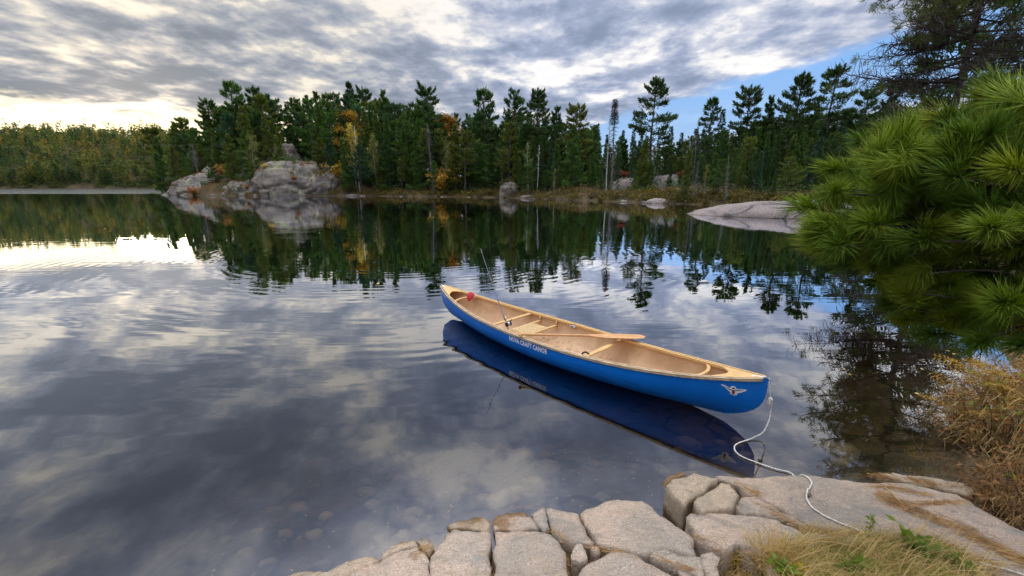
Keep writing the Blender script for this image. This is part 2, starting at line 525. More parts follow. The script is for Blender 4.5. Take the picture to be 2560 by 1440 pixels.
def water_mat():
    m, t = new_mat('lake_water')
    geo = t.n('ShaderNodeNewGeometry')
    P = geo.outputs['Position']
    sp = t.n('ShaderNodeSeparateXYZ', Vector=P)
    X, Y, _ = sp.outputs
    dist = t.vm('LENGTH', P)
    # slow long ripples running across the view, warped, in patches
    r1 = t.noise(t.mapv(P, scale=(.35, 1.5, 1), rot=(0, 0, rad(14))), 1.0, 2, .5, .6)
    r2 = t.noise(t.mapv(P, scale=(1.0, 4.2, 1), rot=(0, 0, rad(20))), 1.1, 2, .5, .5)
    patch = t.ss(t.noise(t.mapv(P, scale=(.25, .35, 1), loc=(3, 0, 0)), 1.0, 2, .5), .40, .62)
    # ring waves spreading from a disturbance out on the left
    rp = t.vm('SUBTRACT', P, (-3.2, 14.5, 0))
    rd = t.vm('LENGTH', t.vm('MULTIPLY', rp, (1, 1, 0)))
    ring = t.m('SINE', t.m('ADD', t.m('MULTIPLY', rd, 21.0), t.m('MULTIPLY', t.noise(P, .8, 2, .5), 9.0)))
    env = t.m('MULTIPLY', t.ss(rd, 2.5, 6.0), t.ss(rd, 13.0, 8.0))
    env = t.m('MULTIPLY', env, t.ss(t.noise(t.mapv(P, scale=(.5, .8, 1), rot=(0, 0, rad(20))), .9, 2, .5), .42, .66))
    near = t.ss(Y, 3.0, 6.5)
    h = t.m('ADD', t.m('MULTIPLY', r1, .0022), t.m('MULTIPLY', t.m('MULTIPLY', r2, patch), .0016))
    h = t.m('MULTIPLY', h, t.m('ADD', .25, t.m('MULTIPLY', near, .75)))
    h = t.m('ADD', h, t.m('MULTIPLY', t.m('MULTIPLY', ring, env), .0008))
    # wind-ruffled water in the far bay
    ruf = t.m('MULTIPLY', t.ss(Y, 103, 112), t.ss(X, -55, -75))
    h = t.m('ADD', h, t.m('MULTIPLY', t.m('MULTIPLY', t.noise(P, 1.5, 3, .6), ruf), .10))
    b = t.n('ShaderNodeBump', Strength=1.0, Distance=1.0, Height=h)
    fr = t.n('ShaderNodeFresnel', IOR=1.33)
    t.t.links.new(b.outputs[0], fr.inputs['Normal'])
    fac = t.m('MULTIPLY', t.m('POWER', fr.outputs[0], .82), 2.3)
    fac = t.m('MINIMUM', fac, 1.0)
    gl = t.n('ShaderNodeBsdfGlossy', Color=(.93, .95, 1.0, 1), Roughness=t.m('MULTIPLY', ruf, .12))
    t.t.links.new(b.outputs[0], gl.inputs['Normal'])
    tr = t.n('ShaderNodeBsdfTransparent', Color=(.92, .93, .90, 1))
    mx = t.n('ShaderNodeMixShader', Fac=fac, i1=tr.outputs[0], i2=gl.outputs[0])
    ab = t.n('ShaderNodeVolumeAbsorption', Color=(.55, .42, .22, 1), Density=2.0)
    t.n('ShaderNodeOutputMaterial', Surface=mx.outputs[0], Volume=ab.outputs[0])
    return m


M['ground'] = far_ground()
M['water'] = water_mat()

# ------------------------------------------------------------------ terrain and lake
MAIN = np.array([(110, -6), (110, 600), (-40, 600), (-66, 175), (-88, 128), (-86, 106), (-80, 98), (-68, 90.5), (-58, 87), (-44, 87),
                 (-30.3, 86.5), (-18, 82), (-8, 78), (-2, 75), (5, 67), (12, 58.5), (17.1, 51.5), (21, 47.5), (26, 43), (29, 37),
                 (27, 31), (23, 24), (18, 17.5), (14, 15), (10.8, 12.2), (9.6, 9.2), (8.2, 7), (6.5, 5.3), (5.0, 4.1), (3.85, 3.15), (3.2, 2.62), (2.8, 2.58), (1.62, 2.62), (1.15, 2.22),
                 (.6, 2.35), (-.3, 2.05), (-1.3, 1.72), (-2.4, .6), (-4, -6)], float)
LEFT = np.array([(-700, -6), (-700, 640), (-40, 640), (-66, 330), (-120, 318), (-200, 300), (-300, 306), (-420, 290), (-560, 230), (-620, -6)], float)


def sdist(P, poly):
    A = poly; B = np.roll(poly, -1, 0)
    best = np.full(len(P), 1e9)
    inside = np.zeros(len(P), bool)
    for a, b in zip(A, B):
        ab = b - a
        tt = np.clip(((P - a) @ ab) / (ab @ ab), 0, 1)
        best = np.minimum(best, np.linalg.norm(P - a - tt[:, None] * ab, axis=1))
        with np.errstate(divide='ignore', invalid='ignore'):
            cr_ = ((a[1] > P[:, 1]) != (b[1] > P[:, 1])) & (P[:, 0] < (b[0] - a[0]) * (P[:, 1] - a[1]) / (b[1] - a[1]) + a[0])
        inside ^= cr_
    return np.where(inside, best, -best)


def axis(*segs):
    out = []
    for a, b, st in segs:
        out.append(np.arange(a, b, st))
    return np.concatenate(out)


gx = np.concatenate([[-4000, -1500], axis((-700, -120, 12), (-120, -20, 1.3), (-20, -4, .8), (-4, 6, .15), (6, 30, .5), (30, 110, 1.6)), [110, 300, 1500, 4000]])
gy = np.concatenate([[-4000, -1000, -200, -40, -12], axis((-5, 8, .15), (8, 40, .5), (40, 112, 1.0), (112, 200, 4), (200, 640, 10)), [640, 1200, 4000]])
GX, GY = np.meshgrid(gx, gy)
PP = np.stack([GX.ravel(), GY.ravel()], 1)
s1 = sdist(PP, MAIN)
s2 = sdist(PP, LEFT)
nz = np.array([fbm(x, y, .12, 4, 3.3) for x, y in PP])
nz2 = np.array([fbm(x, y, .9, 4, 8.1) for x, y in PP])
near = np.clip((6 - np.hypot(PP[:, 0], PP[:, 1])) / 3, 0, 1)
left_w = np.clip((-20 - PP[:, 0]) / 25, 0, 1)       # the rise behind the outcrop
hill = 6.5 * (1 - np.exp(-np.maximum(s1, 0) / 14)) * left_w + 2.4 * (1 - np.exp(-np.maximum(s1, 0) / 12)) * (1 - left_w)
zl1 = np.where(near > 0, np.minimum(.195 * s1 - .005, .62), .12 * np.minimum(s1, 3) + hill * np.clip((PP[:, 1] - 3) / 10, 0.05, 1))
zl1 = zl1 + np.clip(s1, 0, 4) / 4 * nz * 1.0 * (1 - near) + .03 * nz2
bank = np.clip(1 - np.hypot(PP[:, 0] - 12, PP[:, 1] - 8.5) / 8, 0, 1)
zl1 = zl1 + bank * np.clip(s1, 0, 1.5) * .35
depth = np.maximum(s1, s2)
zb = np.maximum(.34 * depth - .05, -3.5) + .10 * nz2 * np.clip(-depth, 0, 1)
zl2 = np.where(s2 > 0, .3 + 47 * (1 - np.exp(-np.maximum(s2, 0) / 75)) * np.clip(.60 + (-70 - PP[:, 0]) / 480, .45, 1.1) + 5 * nz, -9)
GZ = np.where(s1 > 0, zl1, np.where(s2 > 0, zl2, np.minimum(zb, -.03)))
far_out = (np.abs(PP[:, 0]) > 800) | (PP[:, 1] > 700) | (PP[:, 1] < -30)
GZ = np.where(far_out, np.where(s1 > s2, 1.0, 1.0), GZ)
ny, nx = GX.shape
ii = (np.arange(ny - 1)[:, None] * nx + np.arange(nx - 1)[None, :]).ravel()
Qg = np.stack([ii, ii + 1, ii + nx + 1, ii + nx], 1)
gmb = MB().add(np.stack([PP[:, 0], PP[:, 1], GZ], 1), Qg)
ground = gmb.build('ground', M['ground'])
tag(ground, 'forest floor and brown lake bed around the water', None, None, 'structure')
GV = [Vector(v) for v in np.concatenate(gmb.V)]
g_bvh = BVHTree.FromPolygons(GV, [tuple(q) for q in Qg])


def ground_z(x, y):
    h = g_bvh.ray_cast(Vector((x, y, 200)), Vector((0, 0, -1)))
    return h[0].z if h[0] is not None else 0.0


wmb = MB()
xs = np.array([-900, 140.0]); ys = np.array([-30, 660.0])
V8 = [(x, y, z) for z in (-8.0, 0.0) for y in ys for x in xs]
wmb.add(V8, [[0, 2, 3, 1], [4, 5, 7, 6], [0, 1, 5, 4], [2, 6, 7, 3], [0, 4, 6, 2], [1, 3, 7, 5]])
water = wmb.build('water', M['water'], smooth=False)
tag(water, 'calm dark lake water mirroring the clouds', None, None, 'structure')

# ------------------------------------------------------------------ shoreline rocks in front
ROCK_BV, ROCK_BF = [], []


def px_poly(pts, plane):
    return np.array([at_plane(u, v, *plane)[:2] for u, v in pts])


def slab(name, pts, plane, label, mat='granite', gap=.008, r=.03, dome=0.0, dome_at=None, skirt=.38, rough=.022, step=.024, seed=1.0, cat='rock', group=None, tilt=None, world=False):
    """a block of bedrock: outline on a sloping plane, rounded shoulders, uneven top, deep sides"""
    poly = np.asarray(pts, float) if world else px_poly(pts, plane)
    area = .5 * np.sum(poly[:, 0] * np.roll(poly[:, 1], -1) - np.roll(poly[:, 0], -1) * poly[:, 1])
    if area < 0:
        poly = poly[::-1]
    r, dome, gap = (r * .22, dome * .10, gap * .12) if gap < .01 else (r * .5, 0, gap * .6)
    # finer, slightly wandering outline
    B = []
    n = len(poly)
    for i in range(n):
        a, b = poly[i], poly[(i + 1) % n]
        L = np.linalg.norm(b - a)
        k = max(1, int(round(L / (step * 1.3))))
        for j in range(k):
            p = a + (b - a) * j / k
            p = p + np.array([fbm(p[0], p[1], 9, 4, seed), fbm(p[0], p[1], 9, 4, seed + 5)]) * .017
            B.append(p)
    B = np.array(B)
    # pull the edge in so that cracks stay open
    tn = np.roll(B, -1, 0) - np.roll(B, 1, 0)
    tn /= np.linalg.norm(tn, axis=1)[:, None] + 1e-9
    B = B + np.stack([-tn[:, 1], tn[:, 0]], 1) * gap
    x0, y0 = B.min(0); x1, y1 = B.max(0)
    gxx, gyy = np.meshgrid(np.arange(x0, x1, step), np.arange(y0, y1, step))
    G = np.stack([gxx.ravel(), gyy.ravel()], 1)
    G = G + RNG.uniform(-.25, .25, G.shape) * step
    sd = sdist(G, B)
    G = G[sd > step * .45]
    allp = np.concatenate([B, G])
    res = delaunay_2d_cdt([Vector(p) for p in allp], [], [list(range(len(B)))], 1, 1e-6)
    vs_, fs_, orig = res[0], res[2], res[3]
    P2 = np.array([(v.x, v.y) for v in vs_])
    dd = np.maximum(sdist(P2, B), 0)
    onb = dd < 1e-5
    rr = np.clip(dd / r, 0, 1)
    a_, b_, c_ = plane
    base = a_ + b_ * P2[:, 0] + c_ * P2[:, 1]
    z = base - r * .8 * (1 - np.sqrt(np.clip(1 - (1 - rr) ** 2, 0, 1)))
    md = dd.max()
    if dome:
        z = z + dome * (1 - (1 - np.clip(dd / md, 0, 1)) ** 2)
    z = z + np.array([fbm(p[0], p[1], 2.6, 5, 3.3) for p in P2]) * rough * 1.5 + np.array([fbm(p[0], p[1], 14, 3, seed) for p in P2]) * rough * .5
    V = [Vector((p[0], p[1], zz)) for p, zz in zip(P2, z)]
    Fs = [tuple(f) for f in fs_]
    # sides: boundary loop pushed down
    nb = len(B)
    mapb = {}
    for idx, o in enumerate(orig):
        for q in o:
            if q < nb:
                mapb[q] = idx
    ring = [mapb[i] for i in range(nb) if i in mapb]
    prev = ring
    for lev in (.10, 1.0):
        cur = []
        for q in ring:
            v = V[q]
            k = len(V)
            jit = .012 if lev < .5 else .03
            V.append(Vector((v.x + fbm(v.x, v.y, 12, 2, seed + 3 + lev) * jit, v.y + fbm(v.x, v.y, 12, 2, seed + 7 + lev) * jit, v.z - skirt * lev)))
            cur.append(k)
        m_ = len(cur)
        for i in range(m_):
            j = (i + 1) % m_
            Fs.append((prev[j], prev[i], cur[i], cur[j]))
        prev = cur
    me = bpy.data.meshes.new(name)
    c = Vector((float(B[:, 0].mean()), float(B[:, 1].mean()), 0))
    me.from_pydata([v - c for v in V], [], Fs)
    me.update()
    me.polygons.foreach_set('use_smooth', np.ones(len(me.polygons), bool))
    o = link(name, me, M[mat])
    o.location = c
    tag(o, label, cat, group)
    k0 = len(ROCK_BV)
    ROCK_BV.extend(V)
    ROCK_BF.extend([tuple(i + k0 for i in f) for f in Fs])
    return o


def plane_from(p0, slope, nrm):
    nx_, ny_ = nrm
    L = math.hypot(nx_, ny_); nx_ /= L; ny_ /= L
    return (p0[2] - slope * (nx_ * p0[0] + ny_ * p0[1]), slope * nx_, slope * ny_)


PLL = plane_from((.6, 2.45, .05), .26, (.32, -.947))
PLR = plane_from((2.0, 2.70, .035), .22, (.03, -1))
PLB = plane_from((1.5, 2.6, .13), .16, (-.1, -1))

G_CR = 'fractured granite blocks along the near shore'
slab('rock_slab', [(880, 1436), (925, 1412), (948, 1406), (981, 1388), (1021, 1368), (1046, 1365), (1064, 1385), (1072, 1402), (1071, 1530), (760, 1540)], PLL,
     'leftmost big dry granite block, grey patch near its right edge', seed=1.1, dome=.03, cat='rock', group=G_CR)
slab('rock_slab', [(660, 1470), (705, 1440), (740, 1424), (784, 1418), (824, 1427), (870, 1407), (919, 1393), (947, 1402), (925, 1412), (878, 1436), (800, 1500), (640, 1540)], (PLL[0] + .012, PLL[1], PLL[2]),
     'low wet brown ledge at the waterline, farthest left of the near rocks', 'granite_warm', seed=2.3, r=.05, group=G_CR)
slab('rock_slab', [(950, 1404), (957, 1384), (978, 1362), (1004, 1350), (1034, 1346), (1044, 1363), (1021, 1366), (981, 1386)], (PLL[0] + .008, PLL[1], PLL[2]),
     'small wet glistening rock between the low ledge and the needle-covered stone', 'granite_warm', seed=3.2, r=.03, group=G_CR)
slab('rock_slab', [(1042, 1352), (1052, 1340), (1072, 1344), (1082, 1364), (1068, 1382), (1050, 1366)], PLL,
     'small stone with dry needles caught on it, left of the tall split block', 'granite_warm', seed=4.4, r=.02, group=G_CR)
slab('rock_slab', [(1111, 1334), (1128, 1320), (1170, 1318), (1226, 1319), (1230, 1342), (1227, 1379), (1228, 1410), (1230, 1530), (1075, 1530), (1077, 1392), (1094, 1365)], PLL,
     'tall pale granite block left of the widest vertical crack', seed=5.7, r=.05, dome=.035, group=G_CR)
slab('rock_slab', [(1112, 1312), (1150, 1295), (1200, 1287), (1226, 1294), (1226, 1317), (1170, 1316), (1128, 1318)], (PLL[0] + .012, PLL[1], PLL[2]),
     'thin wet shelf at the water above the tall pale block', 'granite_warm', seed=6.2, r=.03, group=G_CR)
slab('rock_slab', [(1235, 1320), (1280, 1322), (1341, 1326), (1375, 1334), (1396, 1348), (1412, 1373), (1419, 1410), (1424, 1530), (1237, 1530), (1235, 1393), (1238, 1345)], PLL,
     'broad granite block with a mossy stain, right of the widest crack', seed=7.9, r=.05, dome=.035, group=G_CR)
slab('rock_slab', [(1231, 1298), (1243, 1283), (1277, 1277), (1313, 1277), (1324, 1287), (1336, 1303), (1347, 1323), (1300, 1320), (1233, 1316)], PLL,
     'flat granite piece with orange needles along its water edge', seed=8.3, r=.03, dome=.01, group=G_CR)
slab('rock_slab', [(1326, 1280), (1361, 1266), (1370, 1300), (1374, 1317), (1353, 1325), (1340, 1303)], PLL,
     'little wedge of granite between two narrow cracks', seed=9.4, r=.02, dome=.01, group=G_CR)
slab('rock_slab', [(1366, 1267), (1400, 1270), (1430, 1274), (1443, 1278), (1460, 1303), (1472, 1325), (1487, 1350), (1476, 1360), (1432, 1350), (1400, 1337), (1382, 1325), (1376, 1300)], PLL,
     'pinkish block wedged just left of the big domed rock', seed=10.1, r=.04, dome=.02, group=G_CR)
slab('rock_slab', [(1447, 1277), (1480, 1257), (1517, 1244), (1535, 1242), (1567, 1247), (1605, 1252), (1630, 1262), (1655, 1280), (1692, 1305), (1725, 1330), (1737, 1347), (1745, 1378), (1710, 1378), (1675, 1366), (1655, 1364), (1635, 1375), (1617, 1383), (1567, 1375), (1520, 1362), (1499, 1352), (1478, 1325), (1464, 1300)],
     (PLL[0] + .01, PLL[1], PLL[2]), 'biggest domed pale boulder at the water, grey stain on its right flank', seed=11.6, r=.07, dome=.06, group=G_CR)
slab('rock_slab', [(1436, 1530), (1442, 1440), (1456, 1415), (1472, 1400), (1505, 1390), (1530, 1379), (1565, 1379), (1600, 1387), (1617, 1398), (1645, 1416), (1680, 1428), (1705, 1436), (1740, 1530)], (PLL[0] + .02, PLL[1], PLL[2]),
     'rounded pale boulder cut by the bottom edge below the domed one', seed=12.2, r=.06, dome=.05, group=G_CR)
slab('rock_slab', [(1622, 1384), (1637, 1375), (1657, 1367), (1675, 1370), (1712, 1381), (1748, 1384), (1760, 1410), (1763, 1430), (1752, 1439), (1725, 1424), (1690, 1414), (1650, 1397)], PLL,
     'split grey rock tucked under the right end of the domed boulder', seed=13.8, r=.03, dome=.02, group=G_CR)
slab('rock_slab', [(1690, 1420), (1722, 1428), (1755, 1443), (1790, 1530), (1750, 1530), (1712, 1440)], PLL,
     'narrow grey sliver of rock at the bottom edge', seed=14.6, r=.02, group=G_CR)
slab('rock_slab', [(1430, 1380), (1442, 1353), (1460, 1358), (1471, 1370), (1469, 1390), (1452, 1399), (1428, 1393)], (PLL[0] + .03, PLL[1], PLL[2]),
     'loose fist-sized stone sitting in the gap left of the bottom boulder', seed=15.4, r=.03, dome=.02, step=.014, group=G_CR)
slab('rock_slab', [(1480, 1360), (1495, 1364), (1497, 1374), (1484, 1377), (1476, 1370)], PLL,
     'tiny pebble in the crack below the domed boulder', seed=16.4, r=.01, step=.01, group=G_CR)
slab('rock_slab', [(1754, 1378), (1780, 1370), (1806, 1388), (1803, 1425), (1800, 1500), (1775, 1500), (1766, 1430), (1760, 1400)], PLL,
     'grey rock half hidden beside the yellow-leaved plant', seed=17.4, r=.03, dome=.02, group=G_CR)
G_R = 'granite slabs on the right of the near shore'
slab('rock_slab', [(1662, 1214), (1685, 1197), (1732, 1183), (1750, 1185), (1797, 1201), (1770, 1217), (1732, 1246), (1708, 1264), (1692, 1250), (1672, 1229)], PLB,
     'square-edged block standing at the water with a dark gap behind it', 'granite_warm', gap=.012, r=.02, seed=18.7, group=G_R)
slab('rock_slab', [(1732, 1249), (1770, 1222), (1800, 1206), (1825, 1210), (1842, 1225), (1852, 1238), (1847, 1248), (1827, 1262), (1805, 1266), (1760, 1282), (1735, 1268)], PLB,
     'second square-edged block, between the waterside block and the pink-edged rock', 'granite_warm', gap=.012, r=.02, seed=19.3, group=G_R)
slab('rock_slab', [(1655, 1214), (1676, 1192), (1712, 1180), (1745, 1177), (1738, 1186), (1690, 1200), (1668, 1222), (1680, 1245), (1668, 1240)], (-.012, 0, 0),
     'reddish ledge just under the water beside the square-edged block', 'granite_warm', r=.02, seed=20.1, group=G_R)
slab('rock_slab', [(1717, 1290), (1724, 1280), (1750, 1287), (1775, 1275), (1805, 1278), (1855, 1282), (1905, 1289), (1955, 1303), (1987, 1318), (2015, 1340), (2020, 1352), (1965, 1378), (1900, 1388), (1850, 1363), (1830, 1368), (1810, 1372), (1770, 1354), (1744, 1337), (1737, 1322), (1725, 1302)],
     (PLR[0] + .03, PLR[1], PLR[2]), 'pink-edged pale rock below the two square blocks', r=.04, dome=.04, seed=21.9, group=G_R)
slab('rock_slab', [(1832, 1264), (1852, 1244), (1880, 1236), (1895, 1240), (1930, 1260), (1967, 1280), (2018, 1306), (2020, 1316), (1980, 1303), (1917, 1284), (1855, 1279)], PLR,
     'long narrow strip of granite above the pink-edged rock', r=.03, dome=.01, seed=22.2, group=G_R)
slab('rock_slab', [(1788, 1196), (1800, 1186), (1850, 1191), (1900, 1192), (1960, 1191), (2020, 1190), (2080, 1193), (2145, 1200), (2220, 1204), (2295, 1212), (2395, 1232), (2440, 1262), (2490, 1290), (2600, 1340), (2800, 1400), (2820, 1470), (2560, 1450), (2480, 1420), (2395, 1380), (2270, 1352), (2195, 1338), (2095, 1327), (2030, 1318), (2007, 1297), (1970, 1277), (1915, 1248), (1890, 1236), (1868, 1234), (1848, 1216), (1825, 1206)],
     PLR, 'large smooth slab under the rope with bands of orange pine needles', r=.06, dome=.05, seed=23.1, step=.03, rough=.012, group=G_R)
slab('rock_slab', [(2020, 1325), (2100, 1332), (2195, 1343), (2270, 1358), (2390, 1386), (2470, 1425), (2560, 1456), (2640, 1560), (1960, 1560), (1905, 1392), (1965, 1382)], (PLR[0] - .02, PLR[1], PLR[2]),
     'low slab mostly buried under the dry grass', r=.05, dome=.02, seed=24.4, step=.03, group=G_R)
slab('rock_slab', [(2185, 1188), (2240, 1183), (2330, 1192), (2410, 1208), (2450, 1228), (2420, 1236), (2330, 1214), (2230, 1202)], (.05, 0, 0),
     'flat log-like ledge along the water below the brown bush', 'granite_warm', r=.03, seed=25.5, group=G_R)
tag(slab('pebble', [(2010, 1226), (2016, 1221), (2023, 1223), (2023, 1230), (2014, 1232)], (PLR[0] + .035, PLR[1], PLR[2]), 'small orange-tan pebble beside the bend of the rope', 'granite_warm', r=.008, step=.01, seed=26.1, gap=0, skirt=.03), None, 'pebble')

rock_bvh = BVHTree.FromPolygons(ROCK_BV, ROCK_BF)


def surf_z(x, y):
    h = rock_bvh.ray_cast(Vector((x, y, 5)), Vector((0, 0, -1)))
    z = ground_z(x, y)
    return max(z, h[0].z) if h[0] is not None else z


def at_surface(u, v):
    """where the sight line meets the near shore"""
    r = Vector(ray(u, v)).normalized()
    o = Vector((0, 0, H))
    best = None
    for b in (rock_bvh, g_bvh):
        h = b.ray_cast(o, r)
        if h[0] is not None and (best is None or h[3] < best[1]):
            best = (h[0], h[3])
    p = best[0] if best else Vector(at_plane(u, v, 0))
    return np.array(p)

# ------------------------------------------------------------------ far shore rocks


def lump(name, c, a, b, h, rz, mat, label, cat='boulder', group=None, p=.75, pz=None, rough=.12, seed=1.0, nu=56, nv=22, crack=.0, csc=.35, sink=.5):
    """a rounded mass of rock resting on the ground, with creased joints"""
    th = np.linspace(0, 2 * math.pi, nu, endpoint=False)
    ph = np.linspace(-.25, math.pi / 2, nv)
    V = []
    for f in ph:
        for t in th:
            cx, sx = math.cos(t), math.sin(t)
            cp, sp = math.cos(f), math.sin(f)
            x = a * math.copysign(abs(cx) ** p, cx) * abs(cp) ** p
            y = b * math.copysign(abs(sx) ** p, sx) * abs(cp) ** p
            z = h * math.copysign(abs(sp) ** (pz or p), sp)
            q = Vector((x, y, z))
            s = max(a, b, h)
            n_ = mnoise.fractal(q * (1.6 / s) + Vector((seed * 3, seed, seed * 2)), .9, 2., 4)
            k = 1 + n_ * rough
            if crack:
                dv = mnoise.voronoi(Vector((q.x * csc + seed, q.y * csc, q.z * csc * 1.4)))[0]
                k -= crack * max(0, 1 - (dv[1] - dv[0]) * 6)
                cell = mnoise.voronoi(Vector((q.x * csc + seed, q.y * csc, q.z * csc * 1.4)))[1][0]
                k += crack * 1.0 * (mnoise.cell(cell * 7.3) - .5)
            V.append((x * k, y * k, z * k))
    V = np.array(V)
    i = np.arange(nv - 1)[:, None] * nu; j = np.arange(nu)[None, :]; jn = (j + 1) % nu
    Q = np.stack([i + j, i + jn, i + nu + jn, i + nu + j], -1).reshape(-1, 4)
    o = MB().add(V, Q).build(name, M[mat])
    o.location = (c[0], c[1], c[2])
    o.rotation_euler = (0, 0, rz)
    tag(o, label, cat, group)
    k0 = len(ROCK_BV)
    R = o.rotation_euler.to_matrix()
    ROCK_BV.extend([R @ Vector(v) + Vector(c) for v in V])
    ROCK_BF.extend([tuple(q + k0) for q in Q])
    return o


def lump_px(name, u1, u2, vt, Y, b, label, base=0.0, **k):
    A = at_depth(u1, 480, Y); B = at_depth(u2, 480, Y)
    top = at_depth((u1 + u2) / 2, vt, Y)[2]
    return lump(name, ((A[0] + B[0]) / 2, Y, base), (B[0] - A[0]) / 2, b, top - base, 0, k.pop('mat', 'far_rock'), label, **k)


GO = 'bare rock domes of the far outcrop'
kw = dict(cat='rock outcrop', group=GO, crack=.055, csc=.15, nu=130, nv=54)
lump_px('rock_outcrop', 655, 860, 404, 95, 8.5, 'largest grey outcrop face rising from the water, split by dark joints', seed=2.2, p=.72, pz=1.0, rough=.13, **kw)
lump_px('rock_outcrop', 600, 780, 402, 101, 7, 'lichen-covered middle shelf of the outcrop', seed=5.2, p=.85, pz=1.1, rough=.22, **kw)
lump_px('rock_outcrop', 684, 758, 352, 104, 4, 'bare rounded knob at the summit of the outcrop', base=4.0, seed=7.2, p=.72, rough=.16, **kw)
lump_px('rock_outcrop', 436, 640, 418, 100, 8, 'low sloping rock shoulder at the left end of the outcrop', seed=9.2, p=1.1, pz=1.6, rough=.15, **kw)
lump_px('rock_outcrop', 560, 690, 448, 92, 5, 'low lichened ledge in front of the middle shelf', seed=11.2, p=.85, pz=1.2, rough=.22, **kw)
lump_px('rock_outcrop', 690, 770, 436, 90.5, 3.0, 'rounded buttress at the foot of the largest face, left half', seed=12.2, p=.62, rough=.16, **kw)
lump_px('rock_outcrop', 775, 850, 430, 90.5, 3.0, 'rounded buttress at the foot of the largest face, right half', seed=14.2, p=.62, rough=.16, **kw)
GS = 'pale stones at the waterline of the far shore'
for k, (u, v, wd, Y) in enumerate([(412, 485, 14, 96), (440, 484, 14, 93), (532, 485, 12, 89), (562, 482, 20, 88.5),
                                   (640, 485, 12, 88), (880, 486, 30, 86.5), (905, 488, 14, 86), (1002, 490, 7, 83), (1105, 491, 8, 80),
                                   (1172, 493, 12, 77), (1560, 500, 16, 56), (1610, 502, 14, 53.5), (1880, 514, 12, 44)]):
    lump_px('shore_stone', u - wd / 2, u + wd / 2, v, Y - .3, .8, 'small pale stone lying at the waterline of the far shore', cat='stone', group=GS, mat='far_rock', seed=20 + k * 1.3, nu=18, nv=8, rough=.25, base=-.05)
lump_px('boulder', 1246, 1296, 455, 76.5, 1.7, 'big rounded grey boulder on the wooded shore below the thin birches', mat='far_rock', seed=41.0, crack=.05, csc=.6, base=.1)
lump_px('boulder', 1300, 1346, 487, 72.5, 1.3, 'flat pinkish boulder at the water right of the big grey one', mat='pale_rock', seed=43.0, base=-.1)
lump_px('boulder', 1618, 1672, 496, 51.5, 1.2, 'bright white flat boulder at the water under the golden shrubs', mat='pale_rock', seed=45.0, base=-.15)
lump_px('boulder', 1530, 1600, 446, 66, 3, 'smooth grey rock hump behind the golden shrubs, near the dead spruce', mat='far_rock', seed=47.0, base=.5)
lump_px('boulder', 1620, 1715, 438, 64, 3, 'long rock hump topped with rust-coloured growth', mat='far_rock', seed=49.0, base=.5)
lump_px('boulder', 1925, 2080, 428, 58, 4, 'dark shaded rock ledge under the right-hand pines', mat='far_rock', seed=51.0, base=.5, crack=.05, csc=.5)
pp = lump('rock_point', (20.6, 29.2, -.25), 8.2, 2.6, 1.38, rad(-21), 'pale_rock', 'long pale pink granite tongue sliding into the lake beside the green pine boughs', cat='rock', p=.9, pz=1.05, rough=.09, seed=61, nu=90, nv=30, crack=.015, csc=.5)
rock_bvh = BVHTree.FromPolygons(ROCK_BV, ROCK_BF)

# ------------------------------------------------------------------ far trees
def trunk_mesh(name, h, r0, r1, rng, wob=.08, sides=7):
    mb = MB()
    n = 9
    zz = np.linspace(0, h, n)
    p = np.stack([np.cumsum(rng.normal(0, wob, n)) * .5, np.cumsum(rng.normal(0, wob, n)) * .5, zz], 1)
    p[:, :2] -= p[0, :2]
    p[0, 2] = -.6
    tube(mb, p, np.linspace(r0, r1, n), sides)
    return mb, p


def limb(rng, base, az, L, el, up, n=7):
    dirh = np.array([math.cos(az), math.sin(az), 0])
    end = base + dirh * L * math.cos(el) + np.array([0, 0, L * math.sin(el) + up * L])
    mid = base + dirh * L * .55 * math.cos(el) + np.array([0, 0, L * .45 * math.sin(el)])
    return qcurve(base, mid, end, n)


def needles_along(mb, rng, c, L, n, lat, vert, sl, sw, upw, t0=.3):
    t = rng.uniform(t0, 1.0, n) ** .8
    i = np.clip((t * (len(c) - 1)), 0, len(c) - 1.001)
    k = i.astype(int); f = (i - k)[:, None]
    p = c[k] * (1 - f) + c[k + 1] * f
    ax = c[-1] - c[0]; ax /= np.linalg.norm(ax) + 1e-9
    side = np.cross(ax, [0, 0, 1.0]); side /= np.linalg.norm(side) + 1e-9
    w_ = lat * L * np.sin(np.pi * np.clip(t, .05, .95)) ** .6
    lo = rng.normal(0, 1, n) * w_
    p = p + side * lo[:, None] + np.array([0, 0, 1.0]) * (rng.normal(.0, vert, n))[:, None]
    d_ = ax * rng.uniform(.3, 1.0, n)[:, None] + side * np.sign(lo)[:, None] * rng.uniform(0, .7, n)[:, None] + np.array([0, 0, 1.0]) * (upw + rng.normal(0, .35, n))[:, None]
    slivers(mb, p, d_, rng.uniform(.7, 1.25, n) * sl, rng.uniform(.7, 1.3, n) * sw, rng)


